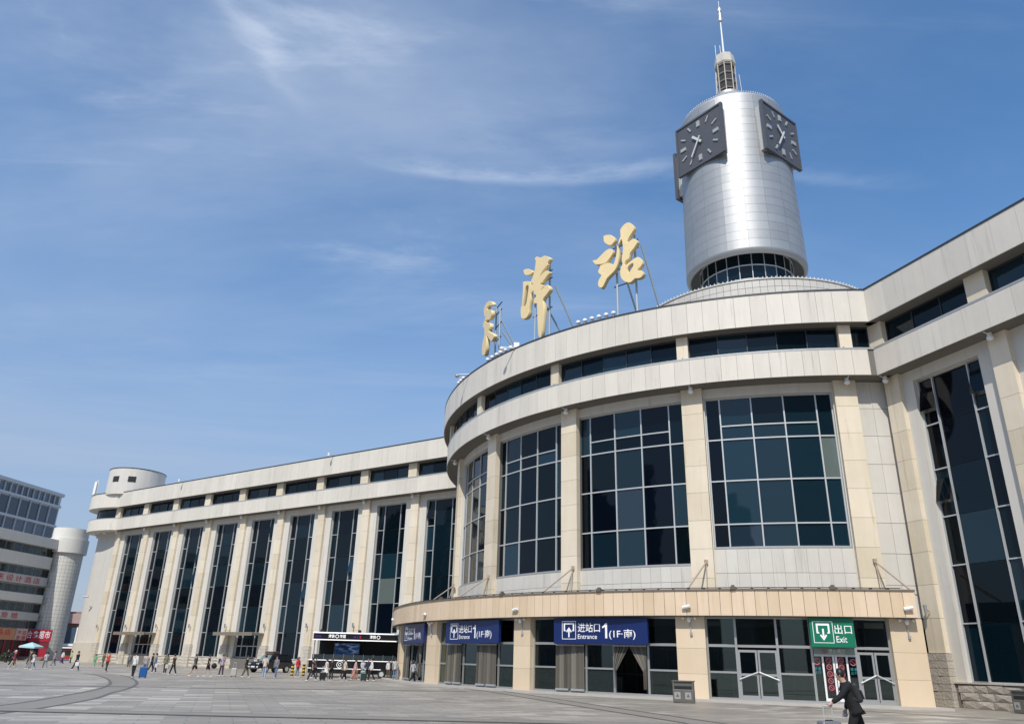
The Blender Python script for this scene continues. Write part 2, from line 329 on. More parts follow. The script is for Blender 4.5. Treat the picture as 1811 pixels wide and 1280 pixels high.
# ------------------------------------------------------------------ the station
ST=worldparent(empty('station_building',(C0[0],C0[1],0)))
tag(ST,'pale stone railway station with round glazed entrance hall and two long wings','building')
def part(mb,name,m,parent=ST,**k):
    o=mb.build(name,m,parent,**k)
    return o
def sub(mb,name,m,parent,**k):
    return mb.build(name,m,parent,**k)
PW_part={}
# --- rotunda core
mb=MB(); mb.arc(2,-104,28.0,R1-.06,Z1B,Z1T-.12,80); core1=part(mb,'upper_fascia',joint_m)
mb=MB(); mb.arc(2,-104,28.0,R2-.06,Z2B,Z2T-.04,80); core2=part(mb,'lower_fascia',joint_m)
TH0=-2.95
k=0; th=TH0
while th>-101.5:
    w=min(1.905,th+101.6); g=.016
    mb=MB(); mb.arc(th-g,th-w+g,R1-.058,R1,Z1B-.015,Z1T-.10,2); sub(mb,'panel',fascia_m,core1)
    mb=MB(); mb.arc(th-g-.25,th-w+g-.25,R2-.058,R2,Z2B-.015,Z2T-.02,2); sub(mb,'panel',fascia_m,core2)
    th-=1.905
mb=MB(); mb.arc(2,-104,28.2,R1+.03,Z1T-.10,Z1T+.02,80); part(mb,'coping',coping_m)
mb=MB(); mb.arc(2,-104,28.2,R2+.02,Z2T-.02,Z2T+.10,80); part(mb,'ledge',ledge_m)
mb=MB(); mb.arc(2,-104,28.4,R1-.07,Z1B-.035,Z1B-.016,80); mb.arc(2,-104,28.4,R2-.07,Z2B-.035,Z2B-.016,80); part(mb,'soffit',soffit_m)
mb=MB()
for i in range(52):
    t=-4-i*1.905; mb.tube(P(t,R2-.06,Z2T+.1),P(t,R2-.06,Z2T+.17),.05,n=6)
part(mb,'ledge_clips',coping_m)
# walls of the drum with window openings
PILS=[-5.86,-24.5,-42.75,-60.7,-78.9,-97.2]
WINS=[-15.17,-33.8,-51.95,-69.6,-87.8]
HW=7.87
SILL={0:8.61}
mb=MB(); mb.arc(2,-104,28.5,RW,18.42,Z2B,70)
edges=[2]+[e for w in WINS for e in (w+HW,w-HW)]+[-104]
for a,b in zip(edges[0::2],edges[1::2]): mb.arc(a,b,28.5,RW,4.0,18.42,4)
part(mb,'drum_wall',wall_m)
mb=MB(); mb.lathe([(28.3,0),(28.3,24.6)],C0,96); part(mb,'drum_core',mat('dark_interior',(.02,.022,.024),.8))
def drum_glass(i,q,z0):
    sp={(0,4,12.83):blind_glass_m,(1,2,10.07):sky_glass_m,(0,1,8.61):sky_glass_m,(1,0,12.83):black_glass_m}
    if (i,q,z0) in sp: return sp[(i,q,z0)]
    if (i,q) in ((0,0),(1,3),(2,2)): return black_glass_m
    r=random.random()
    if i==0: return glassc_m if r<.9 else glass_m
    return glassc_m if r<.35 else black_glass_m if r<.5 else glass_m
for i,w in enumerate(WINS):
    s=SILL.get(i,7.65)
    mb=MB(); mb.arc(w-HW,w+HW,28.5,RW-.05,4.0,s-.06,10); sp=part(mb,'spandrel',joint_m)
    n=12; dz=(s-.1-5.62)/2
    for j in range(n):
        a=w-HW+2*HW*j/n; b=w-HW+2*HW*(j+1)/n
        for q in range(2):
            mb=MB(); mb.arc(a+.012,b-.012,RW-.049,RW,5.62+q*dz+.012,5.62+(q+1)*dz-.008,1); sub(mb,'tile',wall_m,sp)
    # lintel facing joints
    mb=MB(); mb.arc(w-HW,w+HW,28.9,RW-.12,s-.06,s+.06,10); part(mb,'window_sill',ledge_m)
    rel=[-7.85,-6.0,-2.04,1.93,5.9,7.85]
    zs=[s,10.07,12.83,15.57,18.37]
    mb=MB()
    for q,r in enumerate(rel):
        t=w+r; d=.07/RG*57.3 if q in(0,5) else .043/RG*57.3
        mb.arc(t-d,t+d,RG-.12,RG+.06,s,18.40,1)
    for q,z in enumerate(zs): mb.arc(w-7.9,w+7.9,RG-.1,RG+.045,z-.043,z+.043,10)
    mb.arc(w-6.0,w+5.9,RG-.1,RG+.045,16.44,16.52,8)
    wf=part(mb,'window',alu_m)
    for q in range(5):
        rows=zs if q in(0,4) else zs[:4]+[16.48,18.37]
        for z0,z1 in zip(rows,rows[1:]):
            a,b=w+rel[q]+.1,w+rel[q+1]-.1; j=[random.uniform(-.012,.012) for _ in range(3)]
            mb=MB(); r=RG-.03
            pts=[P(a,r+j[0],z0+.05),P(b,r+j[1],z0+.05),P(b,r+j[1]+j[2],z1-.05),P(a,r+j[0]+j[2],z1-.05)]
            n_=Vector(P((a+b)/2,1,0))-Vector((C0[0],C0[1],0)); bk=[(p[0]-n_.x*.02,p[1]-n_.y*.02,p[2]) for p in pts]
            mb.hexa([bk[0],bk[1],pts[1],pts[0],bk[3],bk[2],pts[2],pts[3]]); sub(mb,'pane',drum_glass(i,q,z0),wf)
def pilaster_blocks(parent,fn,z0,z1,n):
    h=(z1-z0)/n
    for q in range(n):
        mb=MB(); fn(mb,z0+q*h+.008,z0+(q+1)*h-.008); sub(mb,'stone_block',pil_m,parent)
for t in PILS:
    mb=MB(); mb.arc(t-1.31,t+1.31,28.6,RP-.03,4.4,Z2B-.02,2); p=part(mb,'pilaster',joint_m)
    pilaster_blocks(p,lambda mb,a,b:mb.arc(t-1.345,t+1.345,RW-.05,RP,a,b,2),5.0,Z2B-.03,8)
# panels on the short return wall next to the right wing
mb=MB(); mb.arc(1.5,-4.5,RW-.05,RW+.002,4.5,Z2B-.03,3); rw_=part(mb,'return_wall',joint_m)
for q in range(8):
    for a in range(3):
        mb=MB(); z0=4.6+q*1.81; mb.arc(-4.45+a*1.9,-4.45+a*1.9+1.87,RW,RW+.04,z0,z0+1.785,1); sub(mb,'tile',wall_m,rw_)
# strip windows between the two bands
RS=30.25
cols=[-5.55,-24.95,-43.9,-62.4,-80.6,-98.5]
mb=MB(); mb.arc(2,-104,28.2,RS-.12,Z2T,Z1B,60); part(mb,'strip_wall',mat('shade_dark_recess',(.02,.02,.02),.8))  # near-black colour paints shade into the recess behind the strip windows
for a,b in zip([-.5]+cols,cols):
    x0,x1=a-.8,b+.8
    if x1>x0: x0,x1=x1,x0
    mb=MB(); n=5; 
    if a==-.5: x0=-2.6; n=1
    for q in range(n+1):
        t=x0+(x1-x0)*q/n; mb.arc(t-.05,t+.05,RS-.1,RS+.03,Z2T+.1,Z1B-.03,1)
    mb.arc(x0,x1,RS-.1,RS+.03,Z1B-.16,Z1B-.04,8); mb.arc(x0,x1,RS-.1,RS+.03,Z2T+.1,Z2T+.18,8)
    wf=part(mb,'strip_window',coping_m)
    for q in range(n):
        t0=x0+(x1-x0)*q/n;t1=x0+(x1-x0)*(q+1)/n; j=random.uniform(-.04,.04); k=random.uniform(-.01,.05)
        mb=MB(); p=[P(t0,RS-.02+j,Z2T+.15),P(t1,RS-.02-j,Z2T+.15),P(t1,RS-.02-j-k,Z1B-.1),P(t0,RS-.02+j-k,Z1B-.1)]
        mb.add(p,[(0,1,2,3)]); sub(mb,'pane',glassc_m if random.random()<.6 else glass_m,wf)
for t in cols:
    mb=MB(); mb.arc(t-.72,t+.72,RS-.2,30.62,Z2T+.05,Z1B-.03,2); part(mb,'column',pil_m)
# --- wings
def wing(side,pil_u,bays,u_end0,u_end1,depth,doors=(),open_rate=.12):
    # pil_u: centres of the pilasters, bays: centres of the windows
    o1=-.45
    mb=MB(); wbox(mb,side,u_end0,u_end1,o1+.06,2.0,Z1B,Z1T-.12); f1=part(mb,'upper_fascia',joint_m)
    mb=MB(); wbox(mb,side,u_end0,u_end1,.06,2.0,Z2B,Z2T-.04); f2=part(mb,'lower_fascia',joint_m)
    step=1.52; u=u_end0
    while u<u_end1-.05:
        a,b=u+.008,min(u+step,u_end1)-.008
        mb=MB(); wbox(mb,side,a,b,o1,o1+.058,Z1B-.015,Z1T-.10); sub(mb,'panel',fascia_m,f1)
        mb=MB(); wbox(mb,side,a,b,0,.058,Z2B-.015,Z2T-.02); sub(mb,'panel',fascia_m,f2)
        u+=step
    mb=MB(); wbox(mb,side,u_end0,u_end1,o1-.03,2.0,Z1T-.10,Z1T+.02); part(mb,'coping',coping_m)
    mb=MB(); wbox(mb,side,u_end0,u_end1,-.02,2.0,Z2T-.02,Z2T+.10); part(mb,'ledge',ledge_m)
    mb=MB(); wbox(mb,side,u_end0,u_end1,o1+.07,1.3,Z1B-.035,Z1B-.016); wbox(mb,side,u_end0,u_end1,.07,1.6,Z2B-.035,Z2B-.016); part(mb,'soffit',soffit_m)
    mb=MB(); wbox(mb,side,u_end0,u_end1,1.9,depth,0,Z1T-.3); part(mb,'wing_block',mat('wing_rear',(.45,.43,.4),.7))
    mb=MB(); wbox(mb,side,u_end0,u_end1,.75,1.95,Z2T,Z1B); part(mb,'strip_wall',MATS['shade_dark_recess'])
    # wall with openings
    HWm=2.27
    mb=MB(); wbox(mb,side,u_end0,u_end1,1.2,1.95,18.42,Z2B)
    es=[u_end0]+[e for b in sorted(bays) for e in (b-HWm,b+HWm)]+[u_end1]
    for a,b in zip(es[0::2],es[1::2]):
        if b-a>.02: wbox(mb,side,a,b,1.2,1.95,1.25,18.42)
    part(mb,'wing_wall',wall_m)
    # plinth of rough stones
    mb=MB(); wbox(mb,side,u_end0,u_end1,1.06,1.95,0,1.2); pl=part(mb,'plinth',joint_m)
    sm=rustic_m if side=='R' else rustic_l
    u0,u1=(24.5,34.2) if side=='R' else (u_end0,u_end1)
    for r in range(3):
        u=u0-(.45 if r%2 else 0)
        while u<u1:
            w=random.uniform(.8,1.15) if side=='R' else random.uniform(1.5,2.1)
            if not any(abs((u+w/2)-pu)<.5 for pu in pil_u) and not any(abs(u+w/2-d)<2.6 for d in doors):
                a,b=max(u,u0)+.012,min(u+w,u1)-.012
                if b-a>.1:
                    mb=MB(); z0,z1=.01+r*.385,.01+(r+1)*.385-.02; q=[random.uniform(-.03,.03) for _ in range(6)]
                    f=[W(side,a,1.0+q[0],z0),W(side,b,1.0+q[1],z0),W(side,b,1.0+q[2],z1),W(side,a,1.0+q[3],z1)]
                    bk=[W(side,a,1.07,z0),W(side,b,1.07,z0),W(side,b,1.07,z1),W(side,a,1.07,z1)]
                    md=W(side,(a+b)/2+q[4]*4,.94+q[5],(z0+z1)/2)
                    mb.add(f+bk+[md],[(0,1,8),(1,2,8),(2,3,8),(3,0,8),(0,4,5,1),(1,5,6,2),(2,6,7,3),(3,7,4,0)]); sub(mb,'stone',sm,pl)
            u+=w
    mb=MB()
    if not doors: wbox(mb,side,u_end0,u_end1,.95,1.95,1.2,1.27)
    else:
        e=[u_end0]+[x for d in sorted(doors) for x in (d-2.3,d+2.3)]+[u_end1]
        for a,b in zip(e[0::2],e[1::2]): wbox(mb,side,a,b,.95,1.95,1.2,1.27)
    part(mb,'plinth_coping',rustic_l)
    for pu in pil_u:
        mb=MB(); wbox(mb,side,pu-.50,pu+.50,.93,1.6,0,Z2B-.02); p=part(mb,'pilaster',joint_m)
        pilaster_blocks(p,lambda mb,a,b:wbox(mb,side,pu-.56,pu+.56,.88,1.25,a,b),2.72,Z2B-.03,9)
        for r in range(7):
            mb=MB(); z0=.01+r*.387
            e=.66; q=[random.uniform(-.02,.02) for _ in range(4)]
            sp=random.uniform(-.25,.25)
            for a,b in ((pu-e,pu+sp-.01),(pu+sp+.01,pu+e)):
                mb=MB(); wbox(mb,side,a,b,.74+random.uniform(-.02,.02),1.25,z0,z0+.37); sub(mb,'stone',sm,p)
    # strip windows + columns
    us=sorted(pil_u)
    for pu in us:
        mb=MB(); wbox(mb,side,pu-.62,pu+.62,.12,.9,Z2T+.05,Z1B-.03); part(mb,'column',pil_m)
    for a,b in zip([u_end0]+us,us+[u_end1]):
        a2,b2=a+(.62 if a in us else 0),b-(.62 if b in us else 0)
        if b2-a2<.4: continue
        n=max(1,round((b2-a2)/2.2)); mb=MB()
        for q in range(n+1): uu=a2+(b2-a2)*q/n; wbox(mb,side,uu-.03,uu+.03,.52,.75,Z2T+.1,Z1B-.03)
        wbox(mb,side,a2,b2,.52,.75,Z1B-.14,Z1B-.04)
        wf=part(mb,'strip_window',coping_m)
        for q in range(n):
            x0=a2+(b2-a2)*q/n+.02;x1=a2+(b2-a2)*(q+1)/n-.02; j=random.uniform(-.03,.03); k=random.uniform(-.01,.04)
            mb=MB(); mb.add([W(side,x0,.58+j,Z2T+.12),W(side,x1,.58-j,Z2T+.12),W(side,x1,.58-j+k,Z1B-.06),W(side,x0,.58+j+k,Z1B-.06)],[(0,1,2,3)]); sub(mb,'pane',glassc_m if random.random()<.35 else glass_m,wf)
    # tall windows
    ZR=[1.3,4.24,7.33,10.05,12.8,15.5,18.35]
    for bc in bays:
        isdoor=any(abs(bc-d)<1 for d in doors); zlo=4.24 if isdoor else 1.3
        ux=[bc-2.27,bc-1.22,bc+1.22,bc+2.27]; og=1.62
        mb=MB()
        for q,u in enumerate(ux): wbox(mb,side,u-(.06 if q in(0,3) else .036),u+(.06 if q in(0,3) else .036),og-.12,og+.08,zlo-.02,18.42)
        for q in (0,2):
            for z in ZR:
                if z>=zlo: wbox(mb,side,ux[q],ux[q+1],og-.09,og+.06,z-.036,z+.036)
        wbox(mb,side,ux[0],ux[3],og-.09,og+.06,zlo-.06,zlo+.03); wbox(mb,side,ux[0],ux[3],og-.09,og+.06,18.33,18.42)
        wf=part(mb,'window',alu_m if side=='L' else steel_m if False else alu_m)
        for q in range(3):
            for z0,z1 in zip(ZR,ZR[1:]):
                if z0<zlo-.01: continue
                a,b=ux[q]+.04,ux[q+1]-.04; zz0,zz1=z0+(.04 if q!=1 else .012),z1-(.04 if q!=1 else .012)
                opn=(bc,q,round(z0,1)) in OPEN or (q!=1 and random.random()<open_rate and z0>4)
                j=[random.uniform(-.012,.012) for _ in range(3)]
                rq=random.random(); gmat=blind_glass_m if (side=='L' and q==1 and abs(bc-61)<.1 and z0==7.33) else glassc_m if rq<.14 else black_glass_m if rq<.34 else glass_m
                if opn:
                    zm=zz0+.75; pts=[[W(side,a,og,zz0),W(side,b,og,zz0),W(side,b,og,zm),W(side,a,og,zm)],[W(side,a,og-.36,zm+.08),W(side,b,og-.36,zm+.08),W(side,b,og-.05,zz1-.55),W(side,a,og-.05,zz1-.55)],[W(side,a,og,zz1-.55),W(side,b,og,zz1-.55),W(side,b,og,zz1),W(side,a,og,zz1)],[W(side,a,og+.3,zm),W(side,b,og+.3,zm),W(side,b,og+.3,zz1-.5),W(side,a,og+.3,zz1-.5)]]
                    for iq,pp in enumerate(pts):
                        m_=MB(); m_.add(pp,[(0,1,2,3)]); o=sub(m_,'pane',MATS['dark_interior'] if iq==3 else gmat,wf)
                        if iq==3: o.name='dark_opening'
                    continue
                mb=MB(); mb.add([W(side,a,og+j[0],zz0),W(side,b,og+j[1],zz0),W(side,b,og+j[1]+j[2],zz1),W(side,a,og+j[0]+j[2],zz1)],[(0,1,2,3)]); sub(mb,'pane',gmat,wf)
    # lamps under the lower band
    for pu in pil_u:
        mb=MB(); q=W(side,pu,.82,4.9); q2=W(side,pu,.55,5.05); mb.tube(q,q2,.03); mb.tube((q2[0],q2[1],4.75),(q2[0],q2[1],5.25),.07,.11,8); part(mb,'wall_lamp',steel_m)
    for pu in pil_u: soffit_lamp(W(side,pu+.1,.55,Z2B-.03),W(side,pu+.1,.1,Z2B-.05))
def soffit_lamp(p,q):
    mb=MB(); mb.tube(p,(p[0],p[1],p[2]-.22),.12,.15,10); mb.ball((p[0],p[1],p[2]-.3),.2,10,6,.8); mb.tube(q,(p[0],p[1],p[2]-.1),.03)
    part(mb,'soffit_lamp',white_m,smooth=40)
OPEN={(30.55,2,15.5),(30.55,0,15.5),(30.55,2,10.1)}
# left wing 57..119, right wing from the corner towards the viewer
LP=[57.2+7.6*i for i in range(9)]; LB=[53.4+7.6*i for i in range(9)]
wing('L',LP,LB,50.2,117.6,26,doors=(53.4+7.6*7,53.4+7.6*4))
RPu=[34.15,26.75,19.2,11.6]; RB=[30.55,22.95,15.35]
wing('R',RPu,RB,5.0,34.35,26,open_rate=.06)
for t in PILS[:5]: soffit_lamp(P(t+.1,30.1,Z2B-.03),P(t+.1,30.55,Z2B-.05))
# --- rounded west end of the left wing
EC=(-62.88,123.76)
def EP(a,r,z): return (EC[0]+r*sin(a),EC[1]+r*cos(a),z)
def earc(mb,a0,a1,r0,r1,z0,z1,n):
    v=[];f=[]
    for i in range(n+1):
        a=R(a0+(a1-a0)*i/n)
        for r,z in ((r1,z0),(r1,z1),(r0,z1),(r0,z0)): v.append(EP(a,r,z))
    for i in range(n):
        for k in range(4): A=i*4+k;B=i*4+(k+1)%4; f.append((A,A+4,B+4,B))
    f.append((0,1,2,3)); e=n*4; f.append((e+3,e+2,e+1,e)); mb.add(v,f)
def prism_poly(pts,z0,z1):
    n=len(pts); mb=MB(); mb.add([(x,y,z0) for x,y in pts]+[(x,y,z1) for x,y in pts],[tuple(range(n-1,-1,-1)),tuple(range(n,2*n))]+[(i,(i+1)%n,n+(i+1)%n,n+i) for i in range(n)]); return mb
ef=smoothpts([(-61.1,118.45),(-63.2,119.2),(-65.2,120.2),(-66.8,121.5),(-67.9,123.2),(-68.2,125.3),(-67.4,127.7),(-65.4,129.7),(-62,130.8)],4)+[(-52,128),(-50,118)]
jL=W('L',117.62,-.45,0); jB=W('L',117.62,8,0)
def grow(pts,k,c=(-62,125)): 
    out=[]
    for x,y in pts:
        d=Vector((x-c[0],y-c[1])); l=d.length; d=d*((l-k)/l); out.append((c[0]+d.x,c[1]+d.y))
    return out
base=[(jL[0],jL[1])]+ef[1:-2]+[(jB[0],jB[1])]
part(prism_poly(base,Z1B,Z1T-.1),'end_fascia',fascia_m); part(prism_poly(grow(base,-.03),Z1T-.1,Z1T+.02),'coping',coping_m)
g2=[W('L',117.62,0,0)[:2]]+grow(base,.35)[1:-1]+[base[-1]]; part(prism_poly(g2,Z2B,Z2T),'end_fascia',fascia_m); part(prism_poly([W('L',117.62,-.02,0)[:2]]+grow(base,.33)[1:-1]+[base[-1]],Z2T,Z2T+.1),'ledge',ledge_m)
part(prism_poly(grow(base,1.35),Z2T,Z1B),'end_strip_window',glass_m)
WC=(-63.47,125.9)
def wall_poly(r,o):
    n=WING['L'][0]; t=WING['L'][1]; a0=math.atan2(-n[1],-n[0]); p=[W('L',117.58,o,0)[:2]]
    for i in range(17): a=a0-PI*i/16; p.append((WC[0]+r*cos(a),WC[1]+r*sin(a)))
    p.append(W('L',117.58,7.2,0)[:2]); return p
part(prism_poly(wall_poly(3.0,1.2),2.7,Z2B+.02),'end_wall',wall_m); part(prism_poly(wall_poly(3.25,.95),0,2.72),'end_plinth',rustic_l)
for k in (1,4,8): q=g2[4+k*2]; soffit_lamp((q[0]+.8,q[1]+.6,Z2B),(q[0]+.3,q[1]+.3,Z2B-.05))
# penthouse drum on the roof at the west end
tl=WING['L'][1]; pc=(EC[0]-tl[0]*2.6,EC[1]-tl[1]*2.6)
mb=MB(); mb.lathe([(4.2,24.6),(4.2,28.7)],pc,40); ph=part(mb,'penthouse',wall_m,smooth=30)
mb=MB(); mb.lathe([(4.26,28.7),(4.26,28.8)],pc,40); part(mb,'penthouse_coping',coping_m)
for a,w in ((196,8),(160,8)):
    mb=MB(); mb.arc(a-180-w,a-180+w,4.15,4.225,26.5,27.4,3,pc); part(mb,'penthouse_opening',mat('dark_interior',(.02,.022,.024)))
for i in range(3):
    a=R(232+i*13); mb=MB(); mb.box(-.15,.15,-.09,.09,25,27.0); 
    mb.v=[(x+EC[0]+4.6*sin(a),y+EC[1]+4.6*cos(a),z) for x,y,z in mb.v]; mb.tube((EC[0]+4.4*sin(a),EC[1]+4.4*cos(a),24.8),(EC[0]+4.4*sin(a),EC[1]+4.4*cos(a),27.3),.05); part(mb,'antenna_panel',white_m)
# wall camera on the west end
mb=MB(); q=EP(R(215),2.6,9.3); mb.tube(q,(q[0]+.2,q[1]-.5,9.3),.05); mb.tube((q[0]-.2,q[1]-.55,9.25),(q[0]+.5,q[1]-.5,9.3),.1,.13); part(mb,'security_camera',steel_m)
# entrance doors and awnings on the left wing
for db in (53.4+7.6*7,53.4+7.6*4):
    mb=MB(); wbox(mb,'L',db-3.7,db+3.8,-.95,1.1,3.9,4.16); aw=part(mb,'awning',mat('weathered_awning',(.20,.17,.13),.7,nz=.3,ns=2))
    mb=MB(); wbox(mb,'L',db-3.75,db+3.85,-1.0,-.9,3.82,4.22); sub(mb,'awning_edge',MATS['weathered_awning'],aw)
    mb=MB()
    for u in (-2.2,-1.15,0,1.15,2.2): wbox(mb,'L',db+u-.06,db+u+.06,1.5,1.7,0,4.2 if abs(u)>.5 else 2.7)
    for z in (.12,1.35,2.65,4.15): wbox(mb,'L',db-2.25,db+2.25,1.5,1.68,z-.06,z+.06)
    dr=part(mb,'door',alu_m)
    for u0,u1 in ((-2.2,-1.15),(-1.15,0),(0,1.15),(1.15,2.2)):
        for z0,z1 in ((.18,1.3),(1.41,2.6),(2.7,4.1)):
            mb=MB(); mb.add([W('L',db+u0+.05,1.6,z0),W('L',db+u1-.05,1.6,z0),W('L',db+u1-.05,1.6,z1),W('L',db+u0+.05,1.6,z1)],[(0,1,2,3)]); sub(mb,'pane',glass_m,dr)
    mb=MB()
    for s_ in (-2.75,2.75): wbox(mb,'L',db+s_-.42,db+s_+.42,1.0,1.95,0,1.25)
    part(mb,'door_jamb',rustic_l)
# roofs
mb=MB(); mb.lathe([(30.5,24.2),(30.5,24.5)],C0,72); part(mb,'roof',roof_m)

# ------------------------------------------------------------------ entrance canopy ring
ZC0,ZC1,RC=4.31,5.672,35.29
TE=-6.0
mb=MB(); mb.arc(TE,-100,29.2,RC-.06,ZC0+.02,ZC1-.1,90,CC); can=part(mb,'canopy',joint_m)
t=TE
while t>-99:
    mb=MB(); mb.arc(t-.02,t-.98,RC-.058,RC,ZC0,ZC1-.06,1,CC); sub(mb,'panel',peach_m,can); t-=1.0
mb=MB(); mb.arc(TE+.05,-100,34.3,RC+.05,ZC1-.06,ZC1+.03,90,CC); part(mb,'gutter',mat('weathered_gutter',(.16,.13,.10),.7,nz=.3,ns=3))
mb=MB()
for i in range(60): q=-8-i*1.4; mb.box(-.06,.06,-.06,.06,ZC1,ZC1+.1); mb.v[-8:]=[(x+P(q,35.1,0,CC)[0],y+P(q,35.1,0,CC)[1],z) for x,y,z in mb.v[-8:]]
for i in range(30): q=-7-i*2.9; mb.tube(P(q,35.15,ZC1+.1,CC),P(q-2.9,35.15,ZC1+.1,CC),.025,n=5)
part(mb,'gutter_cable',coping_m)
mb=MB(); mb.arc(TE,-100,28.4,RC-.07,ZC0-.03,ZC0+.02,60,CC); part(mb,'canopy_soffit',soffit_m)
PIL=[(-6.75,1.36),(-24.98,1.33),(-43.45,1.15),(-60.9,1.4),(-77.6,1.6),(-95,1.4)]
for t,h in PIL:
    mb=MB(); mb.arc(t-h+.03,t+h-.03,33.75,34.69,0,ZC0,2,CC); p=part(mb,'pillar',joint_m)
    for z0,z1 in ((.0,1.32),(1.33,2.62),(2.63,ZC0-.03)):
        mb=MB(); mb.arc(t-h,t+h,33.7,34.72,z0,z1,2,CC); sub(mb,'stone_block',mat('peach_pillar_stone',(.66,.53,.37),.5,nz=.06,ns=1.2,rnd=.05,streak=.04,tint=(1,1.1,1.4)),p)
# paving apron and lobby inside
mb=MB(); mb.arc(-4.8,-99,33.0,35.9,.0,.10,80,CC); part(mb,'apron',pave_edge)
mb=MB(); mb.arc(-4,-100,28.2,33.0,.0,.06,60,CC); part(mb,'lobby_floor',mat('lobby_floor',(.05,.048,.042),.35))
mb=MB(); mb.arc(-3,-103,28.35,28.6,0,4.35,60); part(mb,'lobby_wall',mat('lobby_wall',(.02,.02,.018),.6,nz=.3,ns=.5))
mb=MB()
for i in range(46):
    q=-8-i*2.0; mb.arc(q,q+.16,29.6,29.75,.06,2.7 if i%3 else 4.2,1,CC)
for i in range(15): q=-9-i*6; mb.arc(q-3.9,q,29.7,29.76,2.6,2.75,4,CC); mb.arc(q-3.9,q,29.7,29.76,1.1,1.2,4,CC)
part(mb,'inner_partition',mat('inner_partition',(.07,.07,.068),.5))
for i in range(20):
    q=-9.5-i*4.2; mb=MB(); mb.arc(q,q+.7,31.6+.5*(i%3),31.8+.5*(i%3),.06,1.0+.35*(i%2),1,CC); part(mb,'ticket_barrier',mat('barrier_grey',(.08,.08,.08),.4))
RGL=34.3
def cbox(mb,t0,t1,r0,r1,z0,z1,n=1): mb.arc(t0,t1,r0,r1,z0,z1,n,CC)
def gl(parent,t0,t1,z0,z1,m=None,r=RGL):
    mb=MB(); mb.add([P(t0,r,z0,CC),P(t1,r,z0,CC),P(t1,r,z1,CC),P(t0,r,z1,CC)],[(0,1,2,3)]); return sub(mb,'pane',m or door_glass_m,parent)
def post(mb,t,z0,z1,w=.06,m=None): d=w/RGL*57.3; cbox(mb,t-d,t+d,RGL-.1,RGL+.07,z0,z1)
def rail(mb,t0,t1,z,h=.05): cbox(mb,t0,t1,RGL-.07,RGL+.045,z-h,z+h,2)
BAYS=[(-23.62,-8.14,[-21.05,-17.5,-14.65,-11.0]),(-42.25,-26.35,[-39.3,-35.8,-32.75,-29.25]),(-59.45,-44.65,[-57.4,-53.9,-50.95,-47.5]),(-75.9,-62.35,[-73.5,-70.2,-67.3,-64.6]),(-93.5,-79.3,[-90,-87,-83])]
KIND=[['fix','door','fix','exit','door'],['fix','curtain','fix','open','fix'],['fix','curtain','fix','curtain','fix'],['fix','curtain','curtain','open','fix'],['fix','fix','fix','fix']]
fix_white=mat('white_door_frame',(.74,.74,.72),.45)
for (b0,b1,ms),kinds in zip(BAYS,KIND):
    xs=[b0]+ms+[b1]; mb=MB()
    for x in xs: post(mb,x,.1,ZC0-.02,.06)
    rail(mb,b0,b1,2.8,.07); rail(mb,b0,b1,4.24,.05)
    cbox(mb,b0,b1,RGL-.12,RGL+.12,.1,.2,4)
    fr=part(mb,'glazed_front',steel_m)
    for x0,x1,kd in zip(xs,xs[1:],kinds):
        gl(fr,x0+.1,x1-.1,2.87,4.2)
        if kd in('fix','curtain'):
            gl(fr,x0+.1,x1-.1,.2,1.4); gl(fr,x0+.1,x1-.1,1.5,2.73)
            m2=MB(); rail(m2,x0,x1,1.45,.05); sub(m2,'rail',steel_m,fr)
        if kd in('door','exit'):
            mid=(x0+x1)/2; fm=steel_m if kd=='door' else fix_white
            for (a,b,sg) in ((x0+.1,mid-.03,1),(mid+.03,x1-.1,-1)):
                if kd=='exit': a,b=(x0+.75,mid-.03) if sg==1 else (mid+.03,x1-.75)
                m2=MB(); w=.16
                cbox(m2,a,a+w,RGL-.04,RGL+.05,.2,2.6); cbox(m2,b-w,b,RGL-.04,RGL+.05,.2,2.6); cbox(m2,a,b,RGL-.04,RGL+.05,.2,.34); cbox(m2,a,b,RGL-.04,RGL+.05,2.48,2.6)
                if kd=='door': cbox(m2,a,b,RGL-.04,RGL+.04,1.3,1.42)
                dr=part(m2,'door',fm)
                gl(dr,a+w,b-w,.34,2.48,r=RGL+.01)
                if kd=='door':
                    m3=MB(); i_,o_=(b,a) if sg==1 else (a,b)
                    m3.tube(P(i_,RGL+.12,1.5,CC),P(o_,RGL+.12,1.12,CC),.035); sub(m3,'push_bar',alu_m,dr)
            if kd=='exit':
                gl(fr,x0+.1,x0+.7,.2,2.6); gl(fr,x1-.7,x1-.1,.2,2.6)
